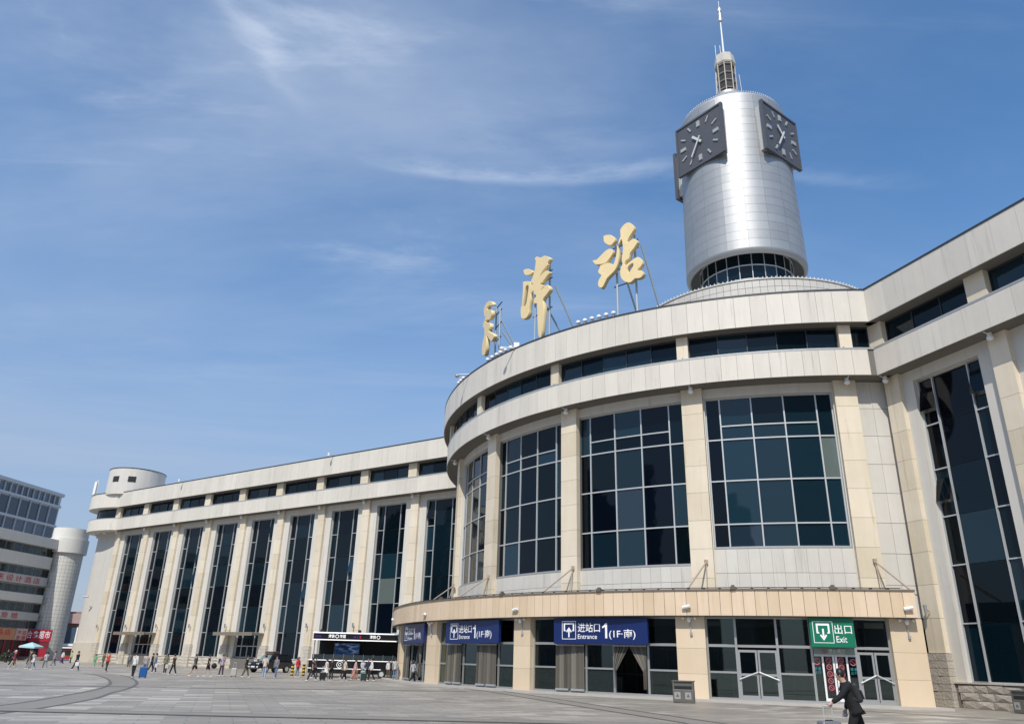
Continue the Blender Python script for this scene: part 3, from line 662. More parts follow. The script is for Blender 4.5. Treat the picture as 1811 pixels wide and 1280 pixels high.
# door curtains
def curtain(t0,t1,label,group=None,parted=False,r=RGL+.2,cm='clear_strip_curtain'):
    e=worldparent(empty('door_curtain',P((t0+t1)/2,r,.1,CC))); tag(e,label,'curtain',group)
    m1=mat('grey_brown_curtain',(.085,.075,.06),.7,nz=.12,ns=3,rnd=.25); m2=mat('pale_curtain_fold',(.15,.14,.115),.6,nz=.1,ns=3,rnd=.2)
    if not parted:
        n=7; 
        mb=MB(); cbox(mb,t0,t1,r-.03,r+.03,2.66,2.74,2); sub(mb,'curtain_rail',steel_m,e)
        for i in range(n):
            a=t0+(t1-t0)*i/n;b=t0+(t1-t0)*(i+1)/n; q=random.uniform(-.03,.03)
            mb=MB(); mb.add([P(a,r+.06+q,.25,CC),P((a*2+b)/3,r-.05,.25,CC),P((a+2*b)/3,r+.05,.25,CC),P(b,r-.02,.25,CC),P(a,r+.03,2.68,CC),P((a*2+b)/3,r-.02,2.68,CC),P((a+2*b)/3,r+.02,2.68,CC),P(b,r,2.68,CC)],[(0,1,5,4),(1,2,6,5),(2,3,7,6)])
            sub(mb,'strip',m2 if i in(1,4) else m1,e,smooth=True)
        mb=MB(); cbox(mb,t0,t0+.45*(t1-t0),r-.04,r+.09,.2,.3); cbox(mb,t0+.55*(t1-t0),t1,r-.04,r+.09,.2,.3); sub(mb,'hem_weight',ledge_m,e)
    else:
        mid=(t0+t1)/2
        mb=MB(); cbox(mb,t0,t1,r-.03,r+.03,2.66,2.74,2); sub(mb,'curtain_rail',steel_m,e)
        for s_ in (-1,1):
            out=t0 if s_<0 else t1
            n=5
            for i in range(n):
                f0,f1=i/n,(i+1)/n
                top0=mid+(out-mid)*f0;top1=mid+(out-mid)*f1
                g0=out+(mid-out)*.2*(1-f0);g1=out+(mid-out)*.2*(1-f1)
                mb=MB(); mb.add([P(top0,r+.05,2.68,CC),P(top1,r-.04,2.68,CC),P(g1,r+.03,1.45+.2*f1,CC),P(g0,r+.08,1.35+.2*f0,CC),P(g1+s_*.0,r+.02,.5,CC),P(g0*.6+g1*.4,r+.1,.4,CC)],[(0,1,2,3),(3,2,4,5)]); sub(mb,'strip',m2 if i%2 else m1,e)
curtain(-39.2,-35.9,'closed grey strip curtain behind the left door of the widest blue entrance sign')
curtain(-32.7,-29.35,'grey curtain tied apart over the open doorway under the widest blue sign',parted=True)
curtain(-57.3,-54.0,'left closed brown strip curtain under the middle blue entrance sign')
curtain(-50.9,-47.6,'right closed brown strip curtain under the middle blue entrance sign')
curtain(-73.3,-70.2,'brown strip curtain at the far left edge of the round entrance')
curtain(-67.3,-64.7,'grey curtain tied apart at the leftmost entrance beside two walkers',parted=True)
# stickers and the no-entry board on the exit door
red_m=mat('red_print',(.55,.03,.05),.5); cyan_m=mat('cyan_print',(.03,.24,.27),.5); dkred_m=mat('dark_red_film',(.035,.006,.010),.4)
def cpm(t,r,z): return plane_matrix(P(t,r,z,CC),(cos(R(t)),sin(R(t)),0),(0,0,1))
def ringmesh(r,w,n=20,slash=True):
    v=[];f=[]
    for i in range(n):
        a=2*PI*i/n; v+=[(r*cos(a),r*sin(a),0),((r-w)*cos(a),(r-w)*sin(a),0)]
    for i in range(n): j=(i+1)%n; f.append((2*i,2*j,2*j+1,2*i+1))
    if slash:
        k=len(v); a=R(135); d=Vector((cos(a),sin(a)));q=Vector((-d.y,d.x))*w*.45; e=r-w*.5
        v+=[(d.x*e+q.x,d.y*e+q.y,0),(d.x*e-q.x,d.y*e-q.y,0),(-d.x*e-q.x,-d.y*e-q.y,0),(-d.x*e+q.x,-d.y*e+q.y,0)]; f.append((k,k+1,k+2,k+3))
    me=bpy.data.meshes.new('r'); me.from_pydata(v,[],f); return me
pink_m=mat('pink_sticker_print',(.42,.12,.14),.5)
for tt in (-13.35,-12.35):
    o=worldparent(empty('door_sticker_sheet',P(tt,RGL+.05,.8,CC))); tag(o,'dark red film with column of no-entry circles, '+('left' if tt<-13 else 'right')+' exit door leaf','sticker')
    mb=MB(); cbox(mb,tt-.28,tt+.28,RGL+.035,RGL+.045,.55,2.4); sub(mb,'film',dkred_m,o)
    for i in range(5):
        link('prohibition_circle',place(ringmesh(.14,.035),cpm(tt,RGL+.06,.85+i*.33)),pink_m,o)
for tt,w in ((-14.33,'left'),(-11.35,'right')):
    o=worldparent(empty('door_sticker',P(tt,RGL+.05,1.6,CC))); tag(o,'large red no-entry circle over cyan writing on glass '+w+' of the exit doors','sticker')
    link('prohibition_circle',place(ringmesh(.17,.05),cpm(tt,RGL+.06,2.1)),pink_m,o)
    for j,(s_,dx) in enumerate((('禁止',-.09),('通行',.09))):
        for i,ch in enumerate(s_): link('lettering',place(text_mesh(ch,dx-.075,-.06,dx+.075,.08),cpm(tt,RGL+.06,1.75-i*.17)),cyan_m,o)
o=worldparent(empty('no_passage_board',P(-12.85,RGL+.1,2.5,CC))); tag(o,'grey board saying no thoroughfare below the green exit sign','sign')
mb=MB(); cbox(mb,-14.5,-11.1,RGL+.06,RGL+.1,2.46,2.76,2); sub(mb,'board',mat('grey_green_board',(.22,.29,.26),.5),o)
mb=MB(); cbox(mb,-14.5,-11.1,RGL+.06,RGL+.11,2.36,2.46,2); sub(mb,'board_rail',alu_m,o)
link('lettering',place(text_mesh('禁止通行',-.25,.0,.55,.16),cpm(-12.85,RGL+.13,2.57)),white_m,o)
link('lettering',place(text_mesh('No Thoroughfare',-.25,-.1,.55,-.03),cpm(-12.85,RGL+.13,2.57)),white_m,o)
link('prohibition_circle',place(ringmesh(.11,.03),cpm(-13.65,RGL+.13,2.6)),pink_m,o)
# ------------------------------------------------------------------ entrance and exit signs
blue_m=mat('blue_sign_face',(.006,.020,.105),.35,nz=.04,ns=2); blue_e=mat('blue_sign_side',(.01,.03,.13),.4); green_m=mat('green_sign_face',(.003,.16,.085),.35); wsign_m=mat('white_sign_print',(.85,.85,.85),.5)
def rect_outline(x0,y0,x1,y1,w):
    v=[(x0,y0,0),(x1,y0,0),(x1,y1,0),(x0,y1,0),(x0+w,y0+w,0),(x1-w,y0+w,0),(x1-w,y1-w,0),(x0+w,y1-w,0)]
    me=bpy.data.meshes.new('o'); me.from_pydata(v,[],[(0,1,5,4),(1,2,6,5),(2,3,7,6),(3,0,4,7)]); return me
def icon(x0,y0,x1,y1,down):
    w=x1-x0;h=y1-y0;v=[];f=[]
    def rc(a,b,c,d): k=len(v); v.extend([(x0+a*w,y0+b*h,0),(x0+c*w,y0+b*h,0),(x0+c*w,y0+d*h,0),(x0+a*w,y0+d*h,0)]); f.append((k,k+1,k+2,k+3))
    rc(.12,.84,.88,.94); rc(.12,.44,.22,.84); rc(.78,.44,.88,.84); rc(.22,.44,.28,.50); rc(.72,.44,.78,.50)
    k=len(v)
    if not down:
        rc(.45,.08,.55,.5); k=len(v); v.extend([(x0+.30*w,y0+.42*h,0),(x0+.5*w,y0+.68*h,0),(x0+.70*w,y0+.42*h,0),(x0+.64*w,y0+.36*h,0),(x0+.5*w,y0+.52*h,0),(x0+.36*w,y0+.36*h,0)]); f.append((k,k+1,k+4,k+5)); f.append((k+1,k+2,k+3,k+4))
    else:
        rc(.45,.26,.55,.68); k=len(v); v.extend([(x0+.30*w,y0+.34*h,0),(x0+.5*w,y0+.08*h,0),(x0+.70*w,y0+.34*h,0),(x0+.64*w,y0+.40*h,0),(x0+.5*w,y0+.24*h,0),(x0+.36*w,y0+.40*h,0)]); f.append((k,k+1,k+4,k+5)); f.append((k+1,k+2,k+3,k+4))
    me=bpy.data.meshes.new('i'); me.from_pydata(v,[],f); return me
def numeral_one(x0,y0,x1,y1):
    w=x1-x0;h=y1-y0; me=bpy.data.meshes.new('one'); me.from_pydata([(x0+.58*w,y0,0),(x1,y0,0),(x1,y1,0),(x0+.68*w,y1,0),(x0+.3*w,y1-.16*h,0),(x0,y1-.22*h,0),(x0,y1-.34*h,0),(x0+.58*w,y1-.25*h,0)],[],[(0,1,2,7),(7,2,3),(7,3,4),(7,4,5,6)]); return me
def entrance_sign(t0,t1,label):
    tm=(t0+t1)/2; hw=35.02*sin(R((t1-t0)/2)); r=35.02*cos(R((t1-t0)/2))
    Mx=cpm(tm,r,2.76); e=worldparent(empty('entrance_sign',P(tm,r,2.76,CC))); tag(e,label,'sign','blue entrance signs')
    mb=MB(); mb.box(-hw,hw,0,1.46,-.22,0); me=bpy.data.meshes.new('board'); me.from_pydata(mb.v,[],mb.f); place(me,Mx); link('board',me,blue_m,e,.02)
    k=2*hw/6.12
    def X(a): return -hw+a*k
    for m_,nm in ((rect_outline(X(.58),.26,X(1.53),1.29,.035),'icon_frame'),(icon(X(.58),.30,X(1.53),1.25,False),'arrow_icon'),(text_mesh('进站口',X(1.66),.66,X(3.13),1.18),'lettering'),(text_mesh('Entrance',X(1.66),.29,X(2.93),.55),'lettering'),(numeral_one(X(3.28),.33,X(3.60),1.16),'lettering'),(text_mesh('(1F·南)',X(3.72),.27,X(5.38),.83),'lettering')):
        if nm=='lettering' and len(m_.vertices)==0: continue
        link(nm,place(m_,Mx@Matrix.Translation((0,0,.012))),wsign_m,e)
    # bolder numeral
    return e
entrance_sign(-38.9,-28.86,'widest, nearest blue entrance sign over the open curtained doorway')
entrance_sign(-56.25,-46.42,'blue entrance sign in the middle of the three on the round front')
entrance_sign(-71.1,-62.2,'blue entrance sign farthest left, seen nearly edge-on')
t0,t1=-14.74,-11.17; tm=(t0+t1)/2; hw=35.02*sin(R((t1-t0)/2)); Mx=cpm(tm,35.02,2.8)
e=worldparent(empty('exit_sign',P(tm,35.02,2.8,CC))); tag(e,'green exit sign with down arrow above the far right doors','sign')
mb=MB(); mb.box(-hw,hw,0,1.46,-.2,0); me=bpy.data.meshes.new('board'); me.from_pydata(mb.v,[],mb.f); link('board',place(me,Mx),green_m,e,.02)
X=lambda a:-hw+a*2*hw
for m_,nm in ((rect_outline(X(.07),.2,X(.53),1.27,.03),'icon_frame'),(icon(X(.10),.24,X(.50),1.22,True),'arrow_icon'),(text_mesh('出口',X(.56),.66,X(.95),1.12),'lettering'),(text_mesh('Exit',X(.58),.24,X(.82),.55),'lettering')):
    link(nm,place(m_,Mx@Matrix.Translation((0,0,.012))),wsign_m,e)
# cameras and bracket lamps at the pillar heads
for t,h in PIL[:5]:
    mb=MB(); p=P(t,34.95,3.9,CC)
    mb.tube(P(t,34.7,4.25,CC),P(t,35.45,4.75,CC),.03); mb.tube(P(t-.35,35.4,4.72,CC),P(t+.35,35.45,4.8,CC),.09)
    mb.ball(P(t,34.92,4.12,CC),.12,8,6,1.4); mb.ball(P(t-.55,34.9,4.2,CC),.09); mb.ball(P(t+.55,34.9,4.2,CC),.09)
    mb.tube(P(t-.55,34.85,4.2,CC),P(t+.55,34.85,4.2,CC),.025)
    part(mb,'security_camera',white_m,smooth=40)
    mb=MB(); mb.tube(P(t+.02,34.78,4.05,CC),P(t+.1,34.77,3.4,CC),.03); mb.box(-.06,.06,-.06,.06,3.3,3.45); mb.v[-8:]=[(x+P(t+.1,34.78,0,CC)[0],y+P(t+.1,34.78,0,CC)[1],z) for x,y,z in mb.v[-8:]]; part(mb,'cable_box',ledge_m)
# stays above the canopy
rod_m=mat('rust_stained_steel',(.38,.31,.23),.6,nz=.3,ns=4)
for t in (-5.4,-24.0,-42.0,-60.2,-77):
    mb=MB(); a=P(t,29.8,7.7); mb.tube(a,P(t-1.6 if t<-10 else t+1.6,32.6,5.6),.05); mb.tube(a,P(t+.1,30.4,5.6),.035); mb.box(-.09,.09,-.09,.09,7.6,7.85); mb.v[-8:]=[(x+a[0],y+a[1],z) for x,y,z in mb.v[-8:]]; part(mb,'canopy_stay',rod_m)
mb=MB(); mb.arc(-42.8,-38.6,32.6,33.2,5.62,5.8,3); part(mb,'roof_mat',black_m)
for t in (-12,-20.5,-33.5,-46,-58):
    mb=MB(); mb.arc(t-.24,t+.24,34.2,34.45,5.66,5.82,1); mb.arc(t-.14,t+.14,34.25,34.4,5.82,5.9,1); part(mb,'canopy_floodlight',mat('rusty_lamp',(.12,.10,.08),.6))
# floodlights on the roof edge
for t in [-33.8,-34.9,-36,-37.1,-38.2,-39.3,-52.6,-54,-55.2,-56.3,-57.6,-58.9,-68.5,-69.8,-71]:
    mb=MB(); p=P(t,30.95,Z1T+.02); mb.tube(p,(p[0],p[1],p[2]+.22),.05); mb.ball((p[0],p[1],p[2]+.34),.19,10,6,.85); part(mb,'roof_floodlight',white_m,smooth=60)
for t,z in ((-64.5,0),(-51.0,1)):
    mb=MB(); p=P(t,31.05,Z1T); q=P(t-1,32.1,Z1T-.05)
    mb.tube(p,q,.045); mb.ball((q[0],q[1],q[2]-.12),.2,10,6,.8)
    if z: mb.box(-.22,.22,-.2,.2,Z1T,Z1T+.42); mb.v[-8:]=[(x+p[0],y+p[1],zz) for x,y,zz in mb.v[-8:]]
    part(mb,'security_camera',white_m if z else steel_m,smooth=40)
for u in (70,101):
    mb=MB(); p=W('L',u,-.3,Z1T); q=W('L',u,-1.2,Z1T+.2); mb.tube(p,q,.045); mb.tube(q,(q[0],q[1],q[2]-.35),.14); part(mb,'security_camera',white_m)
# ------------------------------------------------------------------ clock tower
T0=(25.88,74.5)
CT=worldparent(empty('clock_tower',(T0[0],T0[1],24.5))); tag(CT,'silver cylindrical clock tower with square dark clock faces and mast','tower')
metal_m=mat('brushed_aluminium_cladding',(.40,.405,.40),.52,metal=.6,nz=.05,ns=1.0,rnd=.05,streak=.07,patch=.06)
metal_r=mat('aluminium_soffit_ring',(.34,.35,.35),.5,metal=.5)
# stepped tier under the tower
mb=MB(); mb.lathe([(12.56,24.3),(12.56,35.3)],T0,120); tier=part(mb,'tier',joint_m,CT,smooth=30)
for i in range(60):
    a=-95+i*3.0
    for j in range(3):
        mb=MB(); mb.arc(a+.08,a+2.92,12.56,12.62,32.9+j*.82+.02,32.9+(j+1)*.82-.02,1,T0); sub(mb,'tile',wall_m,tier)
mb=MB(); mb.lathe([(12.7,35.3),(12.7,35.42),(5.2,37.2),(5.2,37.4)],T0,96); part(mb,'tier_roof',wall_m,CT,smooth=30)
def bulbs(r,z,n,a0,a1,rad,nm):
    for i in range(n):
        a=a0+(a1-a0)*i/(n-1); mb=MB(); p=P(a,r,z,T0); mb.ball((p[0],p[1],p[2]+rad),rad,6,4); part(mb,nm,white_m,CT,smooth=True)
bulbs(12.62,35.42,100,-98,82,.075,'light_bulb')
# glazed neck
mb=MB(); mb.lathe([(4.9,37.3),(4.9,43)],T0,64); part(mb,'neck_core',MATS['dark_interior'],CT)
mb=MB(); mb.lathe([(5.1,37.4),(5.1,39.35),(4.9,39.4)],T0,64); part(mb,'neck_base',wall_m,CT,smooth=30)
nk=24; mb=MB()
for i in range(nk): a=i*15+4; mb.arc(a-.4,a+.4,4.93,5.02,39.3,43,1,T0)
for z in (39.4,41.02,42.7): mb.lathe([(4.93,z-.05),(5.02,z-.05),(5.02,z+.05),(4.93,z+.05)],T0,48,False)
nf=part(mb,'neck_window',alu_m,CT)
for i in range(nk):
    if not -110<((i*15+4+7.5+180)%360-180)<100: continue
    for z0,z1 in ((39.45,40.97),(41.07,42.65)):
        j=random.uniform(-.02,.02); mb=MB(); a=i*15+4.4;b=a+14.2; mb.add([P(a,4.95+j,z0,T0),P(b,4.95-j,z0,T0),P(b,4.95-j,z1,T0),P(a,4.95+j,z1,T0)],[(0,1,2,3)]); sub(mb,'pane',glassc_m if random.random()<.15 else glass_m,nf)  # mostly the darker glass, its colour standing in for shade under the drum
# drum
def rd(z): return 6.50-(z-42.2)/20.4*.42
mb=MB(); mb.lathe([(4.9,43.05),(5.75,42.45),(6.02,41.78),(6.2,41.74),(6.47,42.0),(6.5,42.3)],T0,96,False); part(mb,'skirt',metal_r,CT,smooth=50)
mb=MB(); mb.lathe([(rd(42.25)-.035,42.25),(rd(62.4)-.035,62.4)],T0,96,False); drum=part(mb,'drum',mat('cladding_joint',(.20,.205,.21),.6,metal=.3),CT,smooth=30)
rows=19; hgt=(62.45-42.27)/rows
for r in range(rows):
    z0=42.27+r*hgt+.012;z1=z0+hgt-.024
    for i in range(18):
        a=i*20+6.5+ (0 if r%2 else 0); b=a+19.82
        if not -112<((a+10+180)%360-180)<104: continue
        v=[];f=[];n=5
        for q in range(n+1):
            t=R(a+(b-a)*q/n)
            for z in (z0,z1): v.append((T0[0]+rd(z)*sin(t),T0[1]-rd(z)*cos(t),z))
        for q in range(n): f.append((2*q,2*q+2,2*q+3,2*q+1))
        m_=MB(); m_.add(v,f); sub(m_,'cladding_panel',metal_m,drum,smooth=True)
mb=MB()
mb.lathe([(rd(62.4),62.4),(6.0,62.75),(5.75,63.0),(5.3,63.35),(1.9,66.6),(1.9,66.9)],T0,72); part(mb,'drum_roof',metal_m,CT,smooth=25)
bulbs(5.75,63.02,72,-100,100,.075,'light_bulb')
# lantern, mast
def octa(r,z,k=8,a0=22.5): return [(T0[0]+r*sin(R(a0+i*360/k)),T0[1]-r*cos(R(a0+i*360/k)),z) for i in range(k)]
def prism(mb,r0,z0,r1,z1,k=8):
    a=octa(r0,z0,k);b=octa(r1,z1,k); mb.add(a+b,[tuple(range(k-1,-1,-1)),tuple(range(k,2*k))]+[(i,(i+1)%k,k+(i+1)%k,k+i) for i in range(k)])
mb=MB(); prism(mb,1.75,66.8,1.3,67.3); part(mb,'lantern_base',MATS['brushed_aluminium_cladding'],CT)
mb=MB(); prism(mb,1.02,67.2,1.02,72); part(mb,'lantern_core',mat('lantern_glass',(.05,.045,.04),.3),CT)
mb=MB()
for i in range(8):
    a,b=octa(1.16,67.2)[i],octa(1.16,72.1)[i]; mb.tube(a,b,.07,n=6)
for z in (67.35,68.0,69.2,70.4,71.7):
    o_=octa(1.14,z)
    for i in range(8): mb.tube(o_[i],o_[(i+1)%8],.05,n=6)
part(mb,'lantern_frame',mat('cream_painted_metal',(.46,.40,.31),.6),CT)
mb=MB(); prism(mb,1.22,71.9,1.32,72.1); prism(mb,1.32,72.1,1.15,73.5); prism(mb,1.15,73.5,.5,73.9); part(mb,'lantern_cap',mat('weathered_cap',(.52,.49,.43),.6,nz=.15,ns=3),CT)
mb=MB(); mb.tube((T0[0],T0[1],73.8),(T0[0],T0[1],79.6),.13,.08,12); part(mb,'mast',white_m,CT,smooth=40)
mb=MB(); mb.lathe([(.1,79.5),(.28,79.55),(.3,80.0),(.2,80.1),(.2,81.1),(.3,81.15),(.28,81.6),(.1,81.75)],T0,16); fin=part(mb,'finial',mat('finial_metal',(.6,.6,.58),.4,metal=.5),CT,smooth=40)
mb=MB(); mb.tube((T0[0],T0[1],81.7),(T0[0],T0[1],83),.03)
for dx in (-1.1,-.5): mb.tube((T0[0]+dx,T0[1]-.3,73),(T0[0]+dx,T0[1]-.3,75.2),.035)
for dx,dy in ((-1.6,-.6),(1.7,-.4)): mb.tube((T0[0]+dx,T0[1]+dy,66.8),(T0[0]+dx*.9,T0[1]+dy,70.5),.03)
part(mb,'lightning_rod',steel_m,CT)
# clock faces
face_m=mat('dark_grey_clock_board',(.085,.088,.10),.5,nz=.12,ns=1.5); mark_m=mat('pale_clock_marks',(.42,.43,.42),.45,metal=.2)
for kf in range(4):
    A=R(-53.17+90*kf); n=Vector((sin(A),-cos(A),0)); r=Vector((cos(A),sin(A),0)); up=Vector((0,0,1)); c=Vector((T0[0],T0[1],57.59))+n*6.37
    Mx=plane_matrix(c,r,up); h=3.315
    me=bpy.data.meshes.new('clock_face'); mb=MB(); mb.box(-h,h,-h,h,-.28,0); me.from_pydata(mb.v,[],mb.f); cf=link('clock_face',place(me,Mx),face_m,CT)
    mb=MB()
    for s_ in (-1,1): mb.box(s_*h-.06*0-(.22 if s_>0 else 0),s_*h+(.22 if s_<0 else 0),-h,h,0,.10); mb.box(-h+.22,h-.22,(h-.22 if s_>0 else -h),(h if s_>0 else -h+.22),0,.10)
    me=bpy.data.meshes.new('face_rim'); me.from_pydata(mb.v,[],mb.f); link('face_rim',place(me,Mx),face_m,cf)
    # casing tapering back to the drum
    mb=MB(); g=h-.35; mb.hexa([(-g,-g,-.28),(g,-g,-.28),(g,-g,-2.6),(-g,-g,-2.6),(-g,g,-.28),(g,g,-.28),(g,g,-2.6),(-g,g,-2.6)]); me=bpy.data.meshes.new('casing'); me.from_pydata(mb.v,[],mb.f); link('clock_casing',place(me,Mx),mat('clock_casing_metal',(.55,.55,.52),.45,metal=.3),CT)
    for i in range(12):
        a=R(90-30*i); big=i%3==0; L0,L1=(1.95,2.62) if not big else (1.95,2.7); w=.095 if not big else .21
        d=Vector((cos(a),sin(a),0)); q=Vector((-d.y,d.x,0)); s_=1.0
        if not big: m_=1/max(abs(d.x),abs(d.y)); s_=min(m_,1.12)
        p0=d*L0*s_;p1=d*L1*s_
        mb=MB(); mb.hexa([(*(p0-q*w)[:2],.0),(*(p0+q*w)[:2],.0),(*(p1+q*w)[:2],.0),(*(p1-q*w)[:2],.0),(*(p0-q*w)[:2],.12),(*(p0+q*w)[:2],.12),(*(p1+q*w)[:2],.12),(*(p1-q*w)[:2],.12)])
        me=bpy.data.meshes.new('hour_mark'); me.from_pydata(mb.v,[],mb.f); link('hour_mark',place(me,Mx),mark_m,cf)
    for ang,Lh,w,zz in ((90-(10+35/60)*30,1.25,.14,.14),(90-35*6,2.1,.09,.24)):
        d=Vector((cos(R(ang)),sin(R(ang)),0)); q=Vector((-d.y,d.x,0)); p0=-d*.5;p1=d*Lh
        mb=MB(); mb.hexa([(*(p0-q*w)[:2],zz),(*(p0+q*w)[:2],zz),(*(p1+q*w)[:2],zz),(*(p1-q*w)[:2],zz),(*(p0-q*w)[:2],zz+.08),(*(p0+q*w)[:2],zz+.08),(*(p1+q*w)[:2],zz+.08),(*(p1-q*w)[:2],zz+.08)])
        me=bpy.data.meshes.new('hand'); me.from_pydata(mb.v,[],mb.f); link('clock_hand',place(me,Mx),mat('clock_hand_white',(.62,.62,.6),.5),cf)
# ------------------------------------------------------------------ roof-top characters
GLY={"zhan": [[[-1.63, 32.97], [-1.34, 32.95], [-0.9, 32.78], [-0.61, 32.46], [-0.53, 32.14], [-0.73, 31.94], [-1.03, 31.87], [-1.36, 32.1], [-1.62, 32.45]], [[-2.76, 31.17], [-2.33, 31.1], [-1.91, 31.34], [-1.38, 31.61], [-1.0, 31.58], [-0.75, 31.34], [-0.8, 31.05], [-1.1, 30.74], [-1.48, 30.48], [-2.04, 30.54], [-2.41, 30.67], [-2.64, 30.93]], [[-2.04, 30.44], [-1.55, 30.48], [-1.11, 30.39], [-0.79, 30.14], [-0.63, 30.43], [-0.47, 31.0], [-0.41, 31.57], [-0.34, 31.61], [-0.24, 31.19], [-0.21, 30.63], [-0.35, 30.06], [-0.55, 29.64], [-0.92, 29.36], [-1.37, 29.1], [-1.67, 28.65], [-1.9, 28.45], [-2.19, 28.65], [-2.24, 28.97], [-2.14, 29.29], [-1.91, 29.55], [-2.17, 29.81], [-2.2, 30.07], [-2.05, 30.26]], [[-0.08, 32.89], [0.15, 33.16], [0.59, 33.31], [0.95, 33.1], [1.22, 32.67], [1.13, 32.35], [0.83, 32.05], [0.49, 31.55], [0.96, 31.69], [1.24, 31.63], [1.48, 31.32], [1.36, 31.09], [1.07, 30.78], [0.78, 30.55], [0.67, 30.11], [0.4, 30.05], [0.23, 29.78], [0.32, 29.7], [0.6, 29.79], [0.96, 29.93], [1.39, 30.02], [1.69, 29.75], [1.81, 29.37], [1.66, 29.09], [1.34, 28.93], [1.68, 28.78], [1.87, 28.48], [1.69, 28.21], [1.38, 28.18], [1.11, 28.27], [0.82, 28.1], [0.54, 28.1], [0.13, 28.36], [-0.14, 28.76], [-0.21, 29.26], [-0.11, 29.63], [0.04, 29.92], [-0.02, 30.28], [0.07, 30.8], [0.12, 31.34], [0.04, 31.97], [-0.05, 31.89], [-0.23, 31.64], [-0.3, 31.77], [-0.16, 32.15], [-0.06, 32.32]], [[0.54, 28.97], [0.49, 29.35], [0.74, 29.57], [0.99, 29.59], [0.95, 29.33], [0.76, 29.13], [0.63, 28.96]]], "jin": [[[-2.14, 33.12], [-1.43, 32.92], [-0.72, 32.36], [-0.83, 32.18], [-1.47, 32.27], [-2.0, 32.61]], [[-2.19, 31.98], [-1.51, 31.75], [-1.06, 31.49], [-0.89, 31.0], [-1.07, 30.4], [-1.0, 29.93], [-1.2, 29.2], [-1.24, 28.48], [-1.75, 28.3], [-2.33, 28.63], [-2.39, 29.66], [-1.9, 29.54], [-1.62, 29.65], [-1.41, 30.54], [-1.32, 31.18], [-1.67, 31.32], [-1.93, 30.45], [-2.16, 29.64], [-2.26, 29.71], [-2.14, 31.29]], [[-0.54, 33.43], [-0.23, 33.56], [0.34, 33.19], [0.84, 33.15], [1.5, 32.74], [1.63, 32.45], [1.34, 32.21], [1.4, 32.04], [0.86, 31.83], [0.26, 31.45], [0.86, 31.6], [1.19, 31.6], [1.68, 31.21], [1.31, 31.05], [0.66, 30.73], [0.38, 30.7], [0.88, 30.38], [0.67, 30.21], [0.45, 30.08], [0.99, 30.23], [1.32, 30.24], [1.66, 29.84], [1.59, 29.55], [1.11, 29.31], [0.74, 29.1], [0.91, 28.46], [0.82, 27.21], [0.58, 25.83], [0.29, 25.92], [0.11, 26.49], [-0.01, 28.23], [-0.08, 29.06], [-0.58, 29.25], [-0.43, 29.7], [-0.21, 29.84], [-0.61, 30.22], [-0.56, 30.42], [-0.9, 30.41], [-0.91, 30.78], [-0.75, 31.17], [-1.04, 31.44], [-0.82, 31.72], [-0.6, 32.08], [-0.44, 32.55], [-0.34, 33.19]]], "tian": [[[-3.3, 32.28], [-2.86, 32.74], [-1.89, 32.66], [-0.8, 32.05], [-0.66, 31.64], [-1.64, 32.07], [-2.25, 32.13], [-2.09, 31.87], [-0.9, 31.28], [-0.93, 30.68], [-1.51, 30.59], [-2.46, 30.93], [-2.47, 30.73], [-1.24, 30.15], [-1.08, 29.56], [-1.55, 29.58], [-1.13, 29.18], [-0.08, 28.59], [0.08, 28.24], [-0.56, 28.08], [-0.94, 28.26], [-2.27, 29.38], [-1.99, 28.87], [-2.24, 27.47], [-3.23, 27.8], [-3.27, 28.91], [-2.77, 29.58], [-2.96, 30.33], [-3.28, 30.53], [-3.23, 30.99], [-2.72, 31.25], [-3.09, 31.74]]]}
gold_m=mat('cream_character_face',(.82,.65,.35),.55,nz=.08,ns=1.5,tint=(1,1.1,1.5))
post_m=mat('pale_blue_steel_post',(.45,.50,.52),.5,metal=.3)
def character(key,th,phi,label,posts,stays):
    t=R(th); c=Vector((C0[0]+29.6*sin(t),C0[1]-29.6*cos(t),0)); b=R(phi); n=Vector((sin(b),-cos(b),0)); r=Vector((cos(b),sin(b),0))
    e=worldparent(empty('roof_character',(c.x,c.y,24.5))); tag(e,label,'roof sign','giant characters on the roof edge')
    polys=GLY[key]
    groups=[[p] for p in polys]
    if key=='zhan': groups=[[polys[0]],[polys[1]],[polys[2]],[polys[3],polys[4]]]
    for gp in groups:
        cu=bpy.data.curves.new('g','CURVE'); cu.dimensions='2D'; cu.fill_mode='BOTH'; cu.extrude=.16; cu.bevel_depth=.02; cu.bevel_resolution=0; cu.offset=-.035
        for p in gp:
            sp=smoothpts(p+[p[0]],2)[:-1] if len(p)>5 else p
            s_=cu.splines.new('POLY'); s_.points.add(len(sp)-1); s_.use_cyclic_u=True
            for q,pt in zip(s_.points,sp): q.co=(pt[0],pt[1],0,1)
        ob=bpy.data.objects.new('g',cu); me=evaluated_mesh(ob)
        me.materials.clear(); Mx=plane_matrix(c-n*.18,r,(0,0,1)); link('stroke',place(me,Mx),gold_m,e)
    for (x,z0,z1) in posts:
        mb=MB(); p=c+r*x-n*.75; mb.tube((p.x,p.y,z0),(p.x,p.y,z1),.085,n=8); sub(mb,'post',post_m,e)
    for (x,zt) in stays:
        mb=MB(); p=c+r*x-n*.8; q=p-n*3.4; mb.tube((p.x,p.y,zt),(q.x,q.y,24.6),.075,n=8); sub(mb,'stay',post_m,e)
    xs=[x for x,_,_ in posts]; mb=MB()
    for z in (28.6,30.0,31.3,32.0):
        a=c+r*(min(xs)-.3)-n*.78; b2=c+r*(max(xs)+.3)-n*.78; mb.tube((a.x,a.y,z),(b2.x,b2.y,z),.05,n=6)
    sub(mb,'crossbar',MATS['dark_metal_coping'],e)
